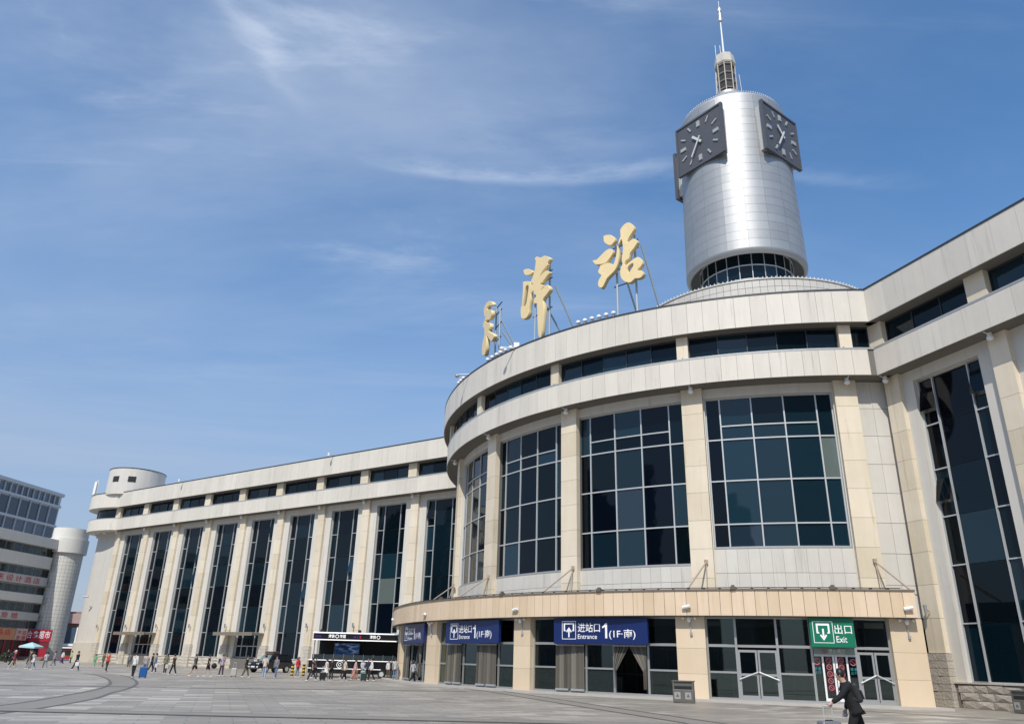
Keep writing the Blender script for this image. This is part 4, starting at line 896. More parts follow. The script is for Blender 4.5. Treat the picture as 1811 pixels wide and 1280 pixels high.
character('zhan',-33.5,-42,'giant cream calligraphic character nearest the clock tower, on two posts',[(-.95,24.4,32.2),(.75,24.4,32.6)],[(-.6,30.6),(1.3,31.4)])
character('jin',-49.5,-56,'giant cream calligraphic character in the middle of the three on the roof',[(-1.3,24.4,32.0),(.7,24.4,32.6)],[(.2,28.9),(1.35,30.4)])
character('tian',-62,-70,'giant cream calligraphic character farthest left, turned nearly edge-on',[(-1.7,24.4,32),(-.6,24.4,31.5)],[(-.6,30.5),(.0,28.9)])

# ------------------------------------------------------------------ background: hotel with round corner tower
HE=(sin(R(8)),cos(R(8))); HN=(cos(R(8)),-sin(R(8))); HQ=(-74.9,125.0)
def H(s,o,z): return (HQ[0]+HE[0]*s+HN[0]*o,HQ[1]+HE[1]*s+HN[1]*o,z)
def hbox(mb,s0,s1,o0,o1,z0,z1):
    return mb.hexa([H(s0,o0,z0),H(s1,o0,z0),H(s1,o1,z0),H(s0,o1,z0),H(s0,o0,z1),H(s1,o0,z1),H(s1,o1,z1),H(s0,o1,z1)])
def hpm(s,o,z): return plane_matrix(H(s,o,z),(HE[0],HE[1],0),(0,0,1))
ho=worldparent(empty('hotel_building',H(-10,-6,0))); tag(ho,'older grey hotel with round tiled corner tower and red shop signs','building')
tile_m=mat('grey_tile_cladding',(.66,.64,.58),.6,nz=.08,ns=.8,rnd=.03,streak=.08); tile_d=mat('grey_concrete_panel',(.42,.42,.40),.7,nz=.08,ns=.8,streak=.06)
mb=MB(); hbox(mb,-30,6.5,-14,-.5,0,17.6); part(mb,'wall',tile_d,ho)
mb=MB(); hbox(mb,-30,6.5,-14,.45,16.95,18.45); part(mb,'parapet',tile_m,ho)
CY=(-74.0,130.5)
mb=MB(); mb.lathe([(2.5,0),(2.5,16.7)],CY,40); cy=part(mb,'corner_tower',tile_m,ho,smooth=30)
jm=mat('tile_joint',(.30,.29,.27),.8); mb=MB()
for i in range(28): z=.6+i*.58; mb.lathe([(2.505,z),(2.52,z+.012),(2.505,z+.03)],CY,36,False)
for i in range(30): a=i*12; p0=(CY[0]+2.5*sin(R(a)),CY[1]-2.5*cos(R(a)),0); mb.tube(p0,(p0[0],p0[1],16.7),.018,n=4)
sub(mb,'tile_joint',jm,cy)
mb=MB(); mb.lathe([(2.95,16.6),(2.95,18.9)],CY,40); part(mb,'tower_ring',tile_m,ho,smooth=30)
mb=MB(); mb.lathe([(2.7,18.9),(2.7,20.6)],CY,40); part(mb,'tower_cap',tile_m,ho,smooth=30)
hglass=mat('hotel_glass',(.02,.03,.035),.08,spec=.6,rnd=.5)
for z0,z1 in ((15.61,16.94),(12.39,13.63),(9.71,10.9),(6.97,8.33),(4.58,5.69)):
    n=11
    for i in range(n):
        s0=-16+i*1.75; s1=s0+1.62
        mb=MB(); hbox(mb,s0,s1,-.62,-.42,z0,z1); wf=part(mb,'window',steel_m,ho)
        mb=MB(); hbox(mb,s0+.06,s0+.78,-.40,-.38,z0+.07,z1-.07); hbox(mb,s0+.84,s1-.06,-.40,-.38,z0+.07,z1-.07); sub(mb,'pane',hglass,wf)
for z0,z1,lit in ((13.63,15.61,0),(10.95,12.39,1),(8.33,9.71,0),(5.69,6.97,1)):
    mb=MB(); hbox(mb,-17,2.6,-.45,.1,z0+.1,z1-.05); part(mb,'spandrel_panel',tile_m if not lit else mat('hotel_sign_panel',(.48,.47,.44),.6,nz=.05,ns=1),ho)
    mb=MB(); hbox(mb,2.7,5.6,-.4,.55,z0+.2,z0+.42); hbox(mb,2.7,5.6,.45,.55,z0+.42,z0+.95); part(mb,'balcony',tile_d,ho)
redl_m=mat('red_letters',(.52,.03,.05),.5); 
hs_=worldparent(empty('hotel_sign',H(-3,.15,11))); tag(hs_,'pale upper hotel sign with big red characters along the facade','sign')
mb=MB(); hbox(mb,-16,1.8,.1,.16,11.05,12.35); sub(mb,'board',MATS['hotel_sign_panel'],hs_)
for i,ch in enumerate('来设计酒店'): link('lettering',place(text_mesh(ch,0,0,1.45,.9),hpm(-8.2+i*1.9,.19,11.25)),redl_m,hs_)
hs2=worldparent(empty('guesthouse_sign',H(-4,.15,5.8))); tag(hs2,'lower pale guesthouse sign with red characters above shop fronts','sign')
mb=MB(); hbox(mb,-16,-.4,.1,.16,5.75,6.95); sub(mb,'board',MATS['hotel_sign_panel'],hs2)
for i,ch in enumerate('上旅馆'): link('lettering',place(text_mesh(ch,0,0,1.35,.85),hpm(-7.4+i*2.0,.19,5.92)),redl_m,hs2)
# shops
shop=worldparent(empty('shop_unit',H(-4,.6,0))); tag(shop,'dark red shop front glazing beneath the hotel','shop')
mb=MB(); hbox(mb,-18,2.6,-.45,.5,0,2.9); sub(mb,'front',mat('dark_shop_interior',(.05,.02,.022),.5,nz=.4,ns=1.2),shop)
mb=MB()
for i in range(12): hbox(mb,-17.5+i*1.7,-17.3+i*1.7,.5,.6,0,2.9)
sub(mb,'shop_post',mat('red_frame',(.30,.02,.03),.5),shop)
ys=worldparent(empty('grocery_sign',H(-5,.7,3))); tag(ys,'tan grocery shop sign with red characters at the far left','sign')
mb=MB(); hbox(mb,-16,-2.3,.5,.75,2.85,4.45); sub(mb,'board',mat('tan_sign',(.50,.24,.12),.5),ys)
for i,ch in enumerate('食品店'): link('lettering',place(text_mesh(ch,0,0,1.2,.8),hpm(-7.6+i*1.55,.78,3.5)),redl_m,ys)
gs=worldparent(empty('guest_room_sign',H(-1,.7,3))); tag(gs,'small pale sign in two columns of red characters left of supermarket sign','sign')
mb=MB(); hbox(mb,-2.2,.2,.5,.78,2.85,4.5); sub(mb,'board',mat('pale_pink_sign',(.55,.42,.38),.5),gs)
for i,ch in enumerate('海达旅馆'): link('lettering',place(text_mesh(ch,0,0,.85,.62),hpm(-2.0+(i%2)*1.1,.81,3.65-(i//2)*.75)),redl_m,gs)
sg=worldparent(empty('supermarket_sign',H(2.4,1.0,2.7))); tag(sg,'red supermarket sign with four white characters at the tower foot','sign')
SD=plane_matrix((-74.7,125.9,2.75),(cos(R(12)),sin(R(12)),0),(0,0,1))
def sgbox(x0,x1,y0,y1,z0,z1,nm,m,p):
    mb=MB(); mb.box(x0,x1,y0,y1,z0,z1); me=bpy.data.meshes.new(nm); me.from_pydata(mb.v,[],mb.f); return link(nm,place(me,SD),m,p)
sgbox(0,3.55,0,1.75,-.3,0,'board',mat('bright_red_sign',(.36,.012,.03),.45),sg)
for i,ch in enumerate('合鑫超市'): link('lettering',place(text_mesh(ch,.1+i*.85,.45,.85+i*.85,1.55),SD@Matrix.Translation((0,0,.03))),wsign_m,sg)
sgbox(0,3.4,-1.0,0,-.28,-.05,'transom_panel',mat('dark_red_panel',(.16,.012,.025),.5),sg)
sgbox(2.2,3.3,-2.75,-1.0,-.28,-.05,'door_panel',mat('bright_red_sign',(.36,.012,.03)),sg)
sgbox(0,2.2,-2.75,-1.0,-.7,-.4,'doorway',mat('dark_shop_interior',(.05,.02,.022)),sg)
st_=worldparent(empty('shop_steps',(-72,125.5,0))); tag(st_,'brown stone steps in front of the supermarket','steps')
mb=MB()
for i in range(3): mb.box(-78,-70.5,124.2-.4*(3-i)+.8,126.2,i*.18,(i+1)*.18)
sub(mb,'step',mat('brown_step_stone',(.22,.17,.15),.7,nz=.15,ns=2),st_)
# glazed office block behind the hotel
def GX(s,o,z): return (-116.5+HE[0]*s+HN[0]*o,197.6+HE[1]*s+HN[1]*o,z)
ob_=worldparent(empty('office_block',GX(-15,-10,0))); tag(ob_,'tall glazed office block rising behind the hotel at the left edge','building')
def gbox(mb,s0,s1,o0,o1,z0,z1): return mb.hexa([GX(s0,o0,z0),GX(s1,o0,z0),GX(s1,o1,z0),GX(s0,o1,z0),GX(s0,o0,z1),GX(s1,o0,z1),GX(s1,o1,z1),GX(s0,o1,z1)])
mb=MB(); gbox(mb,-45,0,-26,-.3,0,39); part(mb,'frame',mat('office_frame',(.55,.57,.58),.5),ob_)
mb=MB(); gbox(mb,-45.3,.3,-26.3,.2,38.6,39.4); part(mb,'parapet',MATS['office_frame'],ob_)
offg=mat('office_glass',(.07,.085,.11),.08,spec=.8,rnd=.4)
for z0,z1,nd in ((36.4,38.4,2),(31.4,35.4,3),(27.4,30.6,3),(23,26.6,3)):
    i=0; s=-44.5; wd=1.9 if nd==2 else 3.4
    while s<-1:
        mb=MB(); gbox(mb,s+.15,s+wd-.15,-.32,-.2,z0,z1); part(mb,'window',offg,ob_)
        mb=MB(); gbox(mb,s-.08,s+.08,-.3,.12,z0-.6,z1+.4); part(mb,'mullion',MATS['office_frame'],ob_); s+=wd
mb=MB()
for z in (36.0,31.0,27.0,22.6): gbox(mb,-45,.05,-.3,.15,z-.25,z+.3)
part(mb,'floor_band',MATS['office_frame'],ob_)
# brown building and kiosk in the gap
bb=worldparent(empty('brown_building',(-108,206,0))); tag(bb,'low red-brown building glimpsed between hotel and station end','building')
def bx(x0,x1,y0,y1,z0,z1): return MB().box(x0,x1,y0,y1,z0,z1)
part(bx(-135,-96,208,225,0,10.9),'wall',mat('red_brown_wall',(.26,.15,.13),.7,nz=.15,ns=.5),bb)
part(bx(-135,-96,206.9,208,8.0,10.4),'upper_band',mat('pinkish_band',(.38,.27,.25),.7,nz=.2,ns=.6),bb)
part(bx(-135,-96,207.2,208,3.0,7.0),'glazing',mat('blue_grey_glazing',(.06,.09,.12),.1),bb)
mb=MB()
for i in range(13): mb.box(-134.2+i*3,-133.9+i*3,206.9,207.3,2.9,7.1)
mb.box(-135,-96,206.6,207.3,2.5,3.1); part(mb,'mullion',white_m,bb)
kk=worldparent(empty('red_kiosk',(-83,152,0))); tag(kk,'small red and white kiosk between hotel tower and station','kiosk')
mb=bx(-88,-78,152,155,0,1.9); part(mb,'body',mat('kiosk_red',(.30,.03,.04),.5),kk); part(bx(-88.2,-77.8,151.8,155.2,1.9,2.15),'roof',white_m,kk); part(bx(-87,-79,151.9,152,.8,1.6),'window',hglass,kk)
# lamp by the station end
# ------------------------------------------------------------------ umbrella stall
um=worldparent(empty('parasol',(-60.4,103.5,0))); tag(um,'light blue square parasol on a pole in front of the red shops','parasol')
mb=MB(); c=(-60.4,103.5); k=8
mb.add([(c[0]-1.0,c[1]-1.0,1.98),(c[0]+1.0,c[1]-1.0,1.9),(c[0]+1.0,c[1]+1,1.98),(c[0]-1.0,c[1]+1,2.05),(c[0],c[1],2.45),(c[0]-1.0,c[1]-1.0,1.8),(c[0]+1.0,c[1]-1.0,1.72),(c[0]+1.0,c[1]+1,1.8),(c[0]-1.0,c[1]+1,1.87)],[(0,1,4),(1,2,4),(2,3,4),(3,0,4),(0,5,6,1),(1,6,7,2),(2,7,8,3),(3,8,5,0)]); sub(mb,'canopy',mat('pale_blue_fabric',(.40,.58,.60),.7),um)
mb=MB(); mb.tube((c[0],c[1],0),(c[0],c[1],2.4),.03); sub(mb,'pole',steel_m,um)
bs=worldparent(empty('shrub',(-60.2,98.5,0))); tag(bs,'small dark green shrub at the far left edge of the plaza','shrub')
leaf_m=mat('dark_foliage',(.045,.075,.03),.7,rnd=.2,nz=.3,ns=6)
mb=MB(); rr=random.Random(3)
for i in range(500):
    a=rr.uniform(0,2*PI); h_=rr.uniform(.15,1.15); q=(.75*(1-(h_-.5)**2))*math.sqrt(rr.random()); p=Vector((-60.2+q*cos(a),98.5+q*sin(a),h_)); d1_=Vector((rr.uniform(-1,1),rr.uniform(-1,1),rr.uniform(-.3,1))).normalized()*.13; d2_=d1_.orthogonal().normalized()*.06
    mb.add([p-d2_,p+d1_,p+d2_,p-d1_*.3],[(0,1,2,3)])
sub(mb,'leaves',leaf_m,bs)
mb=MB(); mb.tube((-60.2,98.5,0),(-60.2,98.5,.8),.05,.02); sub(mb,'stem',mat('bark',(.12,.09,.06),.9),bs)
# ------------------------------------------------------------------ black media vehicle
tv=worldparent(empty('media_trailer',(-14,73.2,0))); tag(tv,'black open-sided media trailer with lit white lines parked by the left wing','trailer')
gloss_b=mat('gloss_black_paint',(.008,.008,.01),.18); line_m=mat('white_light_line',(.8,.8,.8),.4,emit=((1,1,1),.5))
X0,X1=-17.1,-9.7; Y0=72.2
part(bx(X0-.25,X1,Y0,Y0+2.3,.32,1.44),'body',gloss_b,tv,bevel=.06)
part(bx(X0+.1,X1,Y0+2.0,Y0+2.3,1.44,3.1),'back_wall',mat('matt_black',(.012,.012,.012),.7),tv)
rf=part(bx(X0,X1+.1,Y0-.25,Y0+2.4,3.1,3.72),'roof_band',gloss_b,tv,bevel=.04)
mb=bx(X0-.03,X1+.1,Y0-.29,Y0-.25,3.64,3.74); mb.box(X0-.03,X1+.1,Y0-.29,Y0-.25,3.06,3.14); sub(mb,'light_line',line_m,rf)
mb=bx(X0-.27,X1,Y0-.04,Y0-.003,1.38,1.44); mb.box(X0-.27,X1-1.2,Y0-.04,Y0-.003,.70,.75); part(mb,'light_line',line_m,tv)
for i in range(9):
    part(MB().tube((X0+.15+i*.88,Y0+.1,1.44),(X0+.15+i*.88,Y0+.1,1.92),.035),'rail_post',steel_m,tv)
part(bx(X0,X1,Y0+.07,Y0+.11,1.5,1.88),'rail_glass',hglass,tv)
sc=part(bx(-15.6,-13.2,Y0+1.7,Y0+1.85,1.75,2.9),'screen',gloss_b,tv)
def screen_mat():
    M=bpy.data.materials.new('screen_picture'); M.use_nodes=True; nt=M.node_tree; N=nt.nodes; L=nt.links; b=N['Principled BSDF']
    geo=N.new('ShaderNodeNewGeometry'); mp=N.new('ShaderNodeMapping'); mp.inputs['Scale'].default_value=(.8,1,3); L.new(geo.outputs['Position'],mp.inputs[0]); n=N.new('ShaderNodeTexNoise'); n.inputs['Scale'].default_value=1.1; n.inputs['Detail'].default_value=3; n.inputs['Distortion'].default_value=1.2; L.new(mp.outputs[0],n.inputs['Vector'])
    cr=N.new('ShaderNodeValToRGB'); e=cr.color_ramp.elements; e[0].position=.38; e[0].color=(.004,.012,.05,1); e[1].position=.7; e[1].color=(.35,.55,.8,1); e2=cr.color_ramp.elements.new(.52); e2.color=(.02,.09,.28,1); L.new(n.outputs[0],cr.inputs[0])
    b.inputs['Base Color'].default_value=(.01,.01,.01,1); L.new(cr.outputs[0],b.inputs['Emission Color']); b.inputs['Emission Strength'].default_value=.28; return M
mb=MB(); mb.add([(-15.5,Y0+1.69,1.85),(-13.3,Y0+1.69,1.85),(-13.3,Y0+1.69,2.85),(-15.5,Y0+1.69,2.85)],[(0,1,2,3)]); sub(mb,'picture',screen_mat(),sc)
TM=plane_matrix((X0,Y0-.3,3.22),(1,0,0),(0,0,1))
for x,s_ in ((1.35,'津铁'),(2.35,'传媒'),(5.05,'津铁'),(6.05,'传媒')):
    if x+.6>6.4: continue
    link('lettering',place(text_mesh(s_,x,0.04,x+.55,.34),TM@Matrix.Translation((0,0,.01))),line_m,rf)
for x in (2.12,5.82): link('round_logo',place(ringmesh(.16,.04,16,False),TM@Matrix.Translation((x,.18,.01))),line_m,rf)
link('round_logo',place(ringmesh(.30,.06,24,False),plane_matrix((-14.55,Y0-.012,1.06),(1,0,0),(0,0,1))),white_m,tv)
link('round_logo',place(ringmesh(.14,.05,24,False),plane_matrix((-14.55,Y0-.012,1.06),(1,0,0),(0,0,1))),white_m,tv)
pur_m=mat('purple_led_text',(.02,.0,.05),.4,emit=((.12,.03,.5),.5)); 
for xa in (.18,.3,.46,.6,3.6,3.72,3.9): sub(MB().box(X0+xa,X0+xa+.08,Y0-.275,Y0-.26,3.3,3.46),'led_strip',pur_m,rf)
sub(MB().box(X0+4.12,X0+4.25,Y0-.275,Y0-.26,3.26,3.5),'led_strip',mat('red_led',(.05,0,0),.4,emit=((.6,.03,.05),.5)),rf)
for x in (X0+1.2,X1-1.1): 
    w=part(MB().tube((x,Y0-.02,.36),(x,Y0+.25,.36),.36,n=20),'wheel',black_m,tv); sub(MB().tube((x,Y0-.04,.36),(x,Y0+.1,.36),.2,n=16),'rim',alu_m,w)
part(MB().tube((X0+.1,Y0+.1,1.4),(X0+.1,Y0+.1,3.1),.05),'corner_post',steel_m,tv)
for x in (X0+.5,X0+3.9): part(bx(x,x+.25,Y0,Y0+.2,3.72,3.98),'roof_spotlight',black_m,tv)
# bollards
for i,(x,y,lb) in enumerate(((-19.25,74.4,'yellow and black striped bollard left of the person in red'),(-18.35,74.9,'yellow and black striped bollard right of the person in red'))):
    e=worldparent(empty('bollard',(x,y,0))); tag(e,lb,'bollard','striped bollards')
    sub(MB().tube((x,y,0),(x,y,.98),.13,n=14),'post',mat('bollard_black',(.015,.015,.015),.5),e)
    for z in (.12,.4,.68): sub(MB().tube((x,y,z),(x,y,z+.14),.137,n=14),'yellow_band',mat('bollard_yellow',(.6,.42,.03),.5),e)
# litter bins
def litter_bin(x,y,rz,label):
    e=empty('litter_bin',(x,y,0),rz); tag(e,label,'bin','steel litter bins')
    bm_=mat('dull_bin_steel',(.15,.14,.12),.5,metal=.4,nz=.2,ns=6); bx(-.52,.52,-.2,.2,.04,.62).build('bin_body',bm_,e,bevel=.015)
    bx(-.42,.42,-.17,.17,.62,.78).build('opening',black_m,e); bx(-.55,.55,-.23,.23,.98,1.03).build('lid',bm_,e)
    for sx in (-.47,.47): bx(sx-.04,sx+.04,-.2,.2,.62,.98).build('lid_post',bm_,e)
    bx(-.47,.47,-.16,.16,.78,.98).build('ash_tray',mat('bin_inner',(.10,.10,.09),.5),e)
    for sx in (-.3,.22):
        mm=text_mesh('♻',-.12,-.12,.12,.12)
        bx(sx-.14,sx+.16,-.208,-.202,.18,.50).build('pictogram_plate',mat('bin_plate',(.30,.30,.28),.5),e)
        b_=MB(); b_.add([(sx-.07,-.212,.28),(sx+.09,-.212,.28),(sx+.01,-.212,.44)],[(0,1,2)]); b_.build('pictogram',mat('bin_pictogram',(.12,.10,.10),.5),e)
    for o in e.children: pass
litter_bin(9.0,40.9,R(-19),'grey steel litter bin beside the pillar left of the exit doors')
litter_bin(24.75,38.9,R(-70),'steel litter bin cut off by the right edge against the stone plinth')
litter_bin(-33.9,104.2,R(-55),'round-topped dark bin against the left wing plinth') if False else None

# ------------------------------------------------------------------ parked car
def loft(secs,name,m,parent,smooth=35,close=True):
    mb=MB(); k=len(secs[0]); v=[p for s_ in secs for p in s_]; f=[]
    for j in range(len(secs)-1):
        for i in range(k): f.append((j*k+i,j*k+(i+1)%k,(j+1)*k+(i+1)%k,(j+1)*k+i))
    f.append(tuple(range(k-1,-1,-1))); f.append(tuple((len(secs)-1)*k+i for i in range(k)))
    mb.add(v,f); return mb.build(name,m,parent,smooth=smooth)
def car_sec(x,w,z0,z1,c=.10): # rounded rectangle section
    return [(x,-w+c,z0),(x,w-c,z0),(x,w,z0+c),(x,w,z1-c),(x,w-c,z1),(x,-w+c,z1),(x,-w,z1-c),(x,-w,z0+c)]
h=Vector((-.515,-.857)); SUV=empty('parked_suv',(-24.3,84.9,0),math.atan2(h.y,h.x)); tag(SUV,'black off-road car with roof rack parked beside the left wing','car')
paint=mat('black_car_paint',(.012,.012,.018),.15,spec=.6)
loft([car_sec(-2.25,.80,.52,1.0),car_sec(-2.2,.88,.42,1.08),car_sec(-1.2,.92,.38,1.1),car_sec(.9,.92,.38,1.08),car_sec(1.7,.9,.40,1.02),car_sec(2.2,.84,.45,.96),car_sec(2.3,.74,.50,.86)],'body',paint,SUV)
loft([[(-2.18,-.82,1.05),(-2.18,.82,1.05),(-2.02,.70,1.72),(-2.02,-.70,1.72)],[(-1.2,-.85,1.05),(-1.2,.85,1.05),(-1.2,.72,1.78),(-1.2,-.72,1.78)],[(.0,-.85,1.05),(.0,.85,1.05),(.0,.72,1.78),(.0,-.72,1.78)],[(1.05,-.84,1.03),(1.05,.84,1.03),(.45,.68,1.72),(.45,-.68,1.72)]],'cabin',paint,SUV)
cg=mat('car_glass',(.02,.025,.03),.04,spec=.9)
b_=MB(); b_.add([(1.02,-.74,1.09),(1.02,.74,1.09),(.51,.60,1.67),(.51,-.60,1.67)],[(0,1,2,3)]); b_.v=[(x+.02,y,z+.02) for x,y,z in b_.v]; b_.build('windscreen',mat('windscreen_glass',(.16,.20,.19),.06,spec=.9),SUV)
for sy in (-1,1):
    for x0,x1,t0_,t1_ in ((-2.0,-1.3,-1.9,-1.3),(-1.2,-.3,-1.2,-.3),(-.2,.85,-.2,.38)):
        b_=MB(); b_.add([(x0,sy*.862,1.14),(x1,sy*.862,1.14),(t1_,sy*.745,1.66),(t0_,sy*.745,1.66)],[(0,1,2,3)]); b_.build('side_window',cg,SUV)
    for x in (-1.4,1.42):
        w=MB().tube((x,sy*.72,.37),(x,sy*.95,.37),.37,n=20).build('wheel',black_m,SUV); MB().tube((x,sy*.93,.37),(x,sy*.965,.37),.23,n=14).build('rim',alu_m,w)
    MB().box(2.18,2.3,sy*.55-.17,sy*.55+.17,.74,.9).build('headlight',mat('headlight_lens',(.75,.77,.75),.15),SUV)
    MB().box(2.2,2.33,sy*.6-.1,sy*.6+.1,.5,.62).build('fog_lamp',mat('headlight_lens',(.75,.77,.75)),SUV)
    MB().box(.6,.85,sy*1.05-.1,sy*1.05+.1,1.1,1.27).build('wing_mirror',paint,SUV)
    MB().box(-2.29,-2.2,sy*.72-.1,sy*.72+.1,.8,1.05).build('tail_light',mat('tail_red',(.3,.01,.01),.3),SUV)
    MB().tube((-1.7,sy*.66,1.83),(.35,sy*.66,1.80),.03).build('roof_rail',black_m,SUV)
MB().box(2.24,2.34,-.4,.4,.62,.86).build('grille',black_m,SUV); MB().box(2.3,2.37,-.26,.26,.50,.62).build('number_plate',white_m,SUV); MB().box(2.2,2.36,-.85,.85,.36,.48).build('bumper',mat('bumper_grey',(.05,.05,.055),.5),SUV)
MB().box(-.4,.4,-.6,.6,1.85,2.05).build('roof_box',mat('brown_load',(.10,.06,.045),.8),SUV,bevel=.03)
# ------------------------------------------------------------------ luggage
def suitcase(x,y,rz,size,col,label,tilt=0,handle=.42,metal=0,loc=None,group='rolling suitcases'):
    w,d_,hh=size; e=empty('rolling_suitcase',(x,y,0),rz); tag(e,label,'suitcase',group); e.rotation_euler=(tilt,0,rz)
    m=mat('shell_'+label[:14].replace(' ','_'),col,.4,metal=metal)
    MB().box(-w/2,w/2,-d_/2,d_/2,.06,hh).build('shell',m,e,bevel=min(.05,d_*.2))
    b_=MB()
    for i in range(7): xx=-w/2+w*(i+1)/8; b_.box(xx-.008,xx+.008,-d_/2-.008,d_/2+.008,.10,hh-.04)
    b_.build('ribs',m,e)
    for sx in (-1,1):
        for sy in (-1,1): MB().tube((sx*(w/2-.06),sy*(d_/2-.05)-.015,.035),(sx*(w/2-.06),sy*(d_/2-.05)+.015,.035),.035,n=10).build('wheel',black_m,e)
    b_=MB()
    for sx in (-1,1): b_.tube((sx*w*.22,0,hh-.02),(sx*w*.22,0,hh+handle),.012,n=6)
    b_.tube((-w*.24,0,hh+handle),(w*.24,0,hh+handle),.018,n=6); b_.build('trolley_handle',alu_m,e)
    MB().box(-.09,.09,-.03,.03,hh,hh+.02).build('grip',black_m,e)
    return e
# ------------------------------------------------------------------ people
def skin_mesh(name,verts,edges,radii,m,parent,root=0,sub=1):
    me=bpy.data.meshes.new(name); me.from_pydata(verts,edges,[]); ob=bpy.data.objects.new(name,me)
    sk=ob.modifiers.new('s','SKIN'); sk.use_smooth_shade=True
    for i,d_ in enumerate(me.skin_vertices[0].data):
        r=radii[i]; d_.radius=(r if isinstance(r,tuple) else (r,r)); d_.use_root=(i==root)
    if sub: su=ob.modifiers.new('u','SUBSURF'); su.levels=sub; su.render_levels=sub
    out=evaluated_mesh(ob)
    for p in out.polygons: p.use_smooth=True
    return link(name,out,m,parent)
SK=mat('skin_tone',(.50,.31,.22),.55); HAIR=mat('black_hair',(.012,.010,.009),.5)
CM={}
def cloth(c):
    k=tuple(round(x,3) for x in c)
    if k not in CM: CM[k]=mat('cloth_%d'%len(CM),c,.85,nz=.12,ns=7)
    return CM[k]
def person(x,y,H_,face,label,top,leg,shoe=(.6,.6,.6),stride=.0,arms=(0.15,-.15),elbow=(.25,.25),sleeve='long',shorts=False,skirt=False,hair='short',lean=0,bag=None,group='people walking on the plaza',sub=1,hat=None,phase=1,bulk=1.0):
    """face: direction the person faces in degrees, 0 = +Y, clockwise."""
    e=empty('person',(x,y,0),-R(face)); e.scale=(H_/1.72,)*3; tag(e,label,'person',group)
    s=stride*phase
    def leg_pts(side,a):  # a: swing angle forward positive
        hip=Vector((side*.09,0,.90)); k=hip+Vector((0,sin(a)*.43,-cos(a)*.43)); b=a-(.55*max(0,-a)+.12*abs(a)); 
        an=k+Vector((0,sin(b)*.42,-cos(b)*.42)); 
        toe=an+Vector((0,.16,-.05 if a>=0 else -.07)); return hip,k,an,toe
    lh=leg_pts(-1,s); rh=leg_pts(1,-s*.9)
    low=min(lh[2].z,rh[2].z); dz=.08-low
    def U(v): return Vector((v[0],v[1],v[2]+dz))
    ln=lean
    def T(x_,y_,z_): # torso with lean about the pelvis
        zz=z_-.95; return U((x_,y_+sin(ln)*zz,.95+cos(ln)*zz if zz>0 else z_))
    pel=T(0,0,.96); sp=T(0,.01,1.14); ch=T(0,.0,1.32); nk=T(0,.01,1.48); hd=T(0,.035,1.56); hm=T(0,.045,1.63); ht=T(0,.03,1.69)
    lh=[U(p) for p in lh]; rh=[U(p) for p in rh]
    A=[]
    for side,a,el in ((-1,arms[0],elbow[0]),(1,arms[1],elbow[1])):
        sh=T(side*.175,0,1.41); eb=sh+Vector((side*.05,sin(a)*.27,-cos(a)*.27)); wr=eb+Vector((-side*.01,sin(a+el)*.25,-cos(a+el)*.25)); hn=wr+Vector((0,sin(a+el)*.11,-cos(a+el)*.11)); A.append((sh,eb,wr,hn))
    v=[pel,sp,ch,nk,hd,hm,ht]+[*lh]+[*rh]+[*A[0]]+[*A[1]]
    v=[tuple(q) for q in v]
    E_=[(0,1),(1,2),(2,3),(3,4),(4,5),(5,6),(0,7),(7,8),(8,9),(9,10),(0,11),(11,12),(12,13),(13,14),(2,15),(15,16),(16,17),(17,18),(2,19),(19,20),(20,21),(21,22)]
    rd_=[(.14,.10),(.125,.09),(.15,.10),.052,(.075,.085),(.082,.098),.055]+[.085,.055,.036,.03]*2+[.052,.04,.028,.03]*2
    skin_mesh('body',v,E_,rd_,SK,e,0,sub)
    # top
    n_arm=3 if sleeve=='long' else 2
    tv_=[v[0],v[1],v[2],tuple(T(0,.01,1.455))]; te=[(0,1),(1,2),(2,3)]; tr=[(.165,.125),(.15,.115),(.175,.125),.075]
    tv_.insert(0,tuple(T(0,0,.86))); te=[(a+1,b+1) for a,b in te]+[(0,1)]; tr.insert(0,(.165,.125))
    for bse in (15,19):
        i0=len(tv_); pts=[v[bse],v[bse+1]]+([v[bse+2]] if sleeve=='long' else [])
        if sleeve!='long': pts[1]=tuple((Vector(v[bse])*.25+Vector(v[bse+1])*.75))
        tv_+=pts; te.append((3,i0)); tr+=[.072,.057]+([.044] if sleeve=='long' else [])
        for q in range(len(pts)-1): te.append((i0+q,i0+q+1))
    tr=[(r[0]*bulk,r[1]*bulk) if isinstance(r,tuple) else r*bulk for r in tr]
    skin_mesh('shirt',tv_,te,tr,cloth(top),e,1,sub)
    if skirt:
        mb=MB(); zz=[.52,.75,.95]; rr_=[.30,.22,.15]; n=14; vv=[];ff=[]
        for z_,r_ in zip(zz,rr_):
            for i in range(n): a=2*PI*i/n; vv.append((r_*cos(a),r_*.85*sin(a),z_+dz))
        for j in range(2):
            for i in range(n): ff.append((j*n+i,j*n+(i+1)%n,(j+1)*n+(i+1)%n,(j+1)*n+i))
        mb.add(vv,ff); mb.build('skirt',cloth(leg),e,smooth=True)
    else:
        lv=[v[0],tuple(U((0,0,.86)))]; le=[(0,1)]; lr=[(.15,.115),(.14,.11)]
        for b0 in (7,11):
            i0=len(lv); k=2 if shorts else 3
            pts=[v[b0],v[b0+1]]+([] if shorts else [v[b0+2]])
            if shorts: pts[1]=tuple(Vector(v[b0])*.15+Vector(v[b0+1])*.85)
            lv+=pts; le.append((1,i0)); lr+=[.10,.078]+([] if shorts else [.062])
            for q in range(len(pts)-1): le.append((i0+q,i0+q+1))
        lr=[(r[0]*bulk,r[1]*bulk) if isinstance(r,tuple) else r*bulk for r in lr]
        skin_mesh('trousers' if not shorts else 'shorts',lv,le,lr,cloth(leg),e,0,sub)
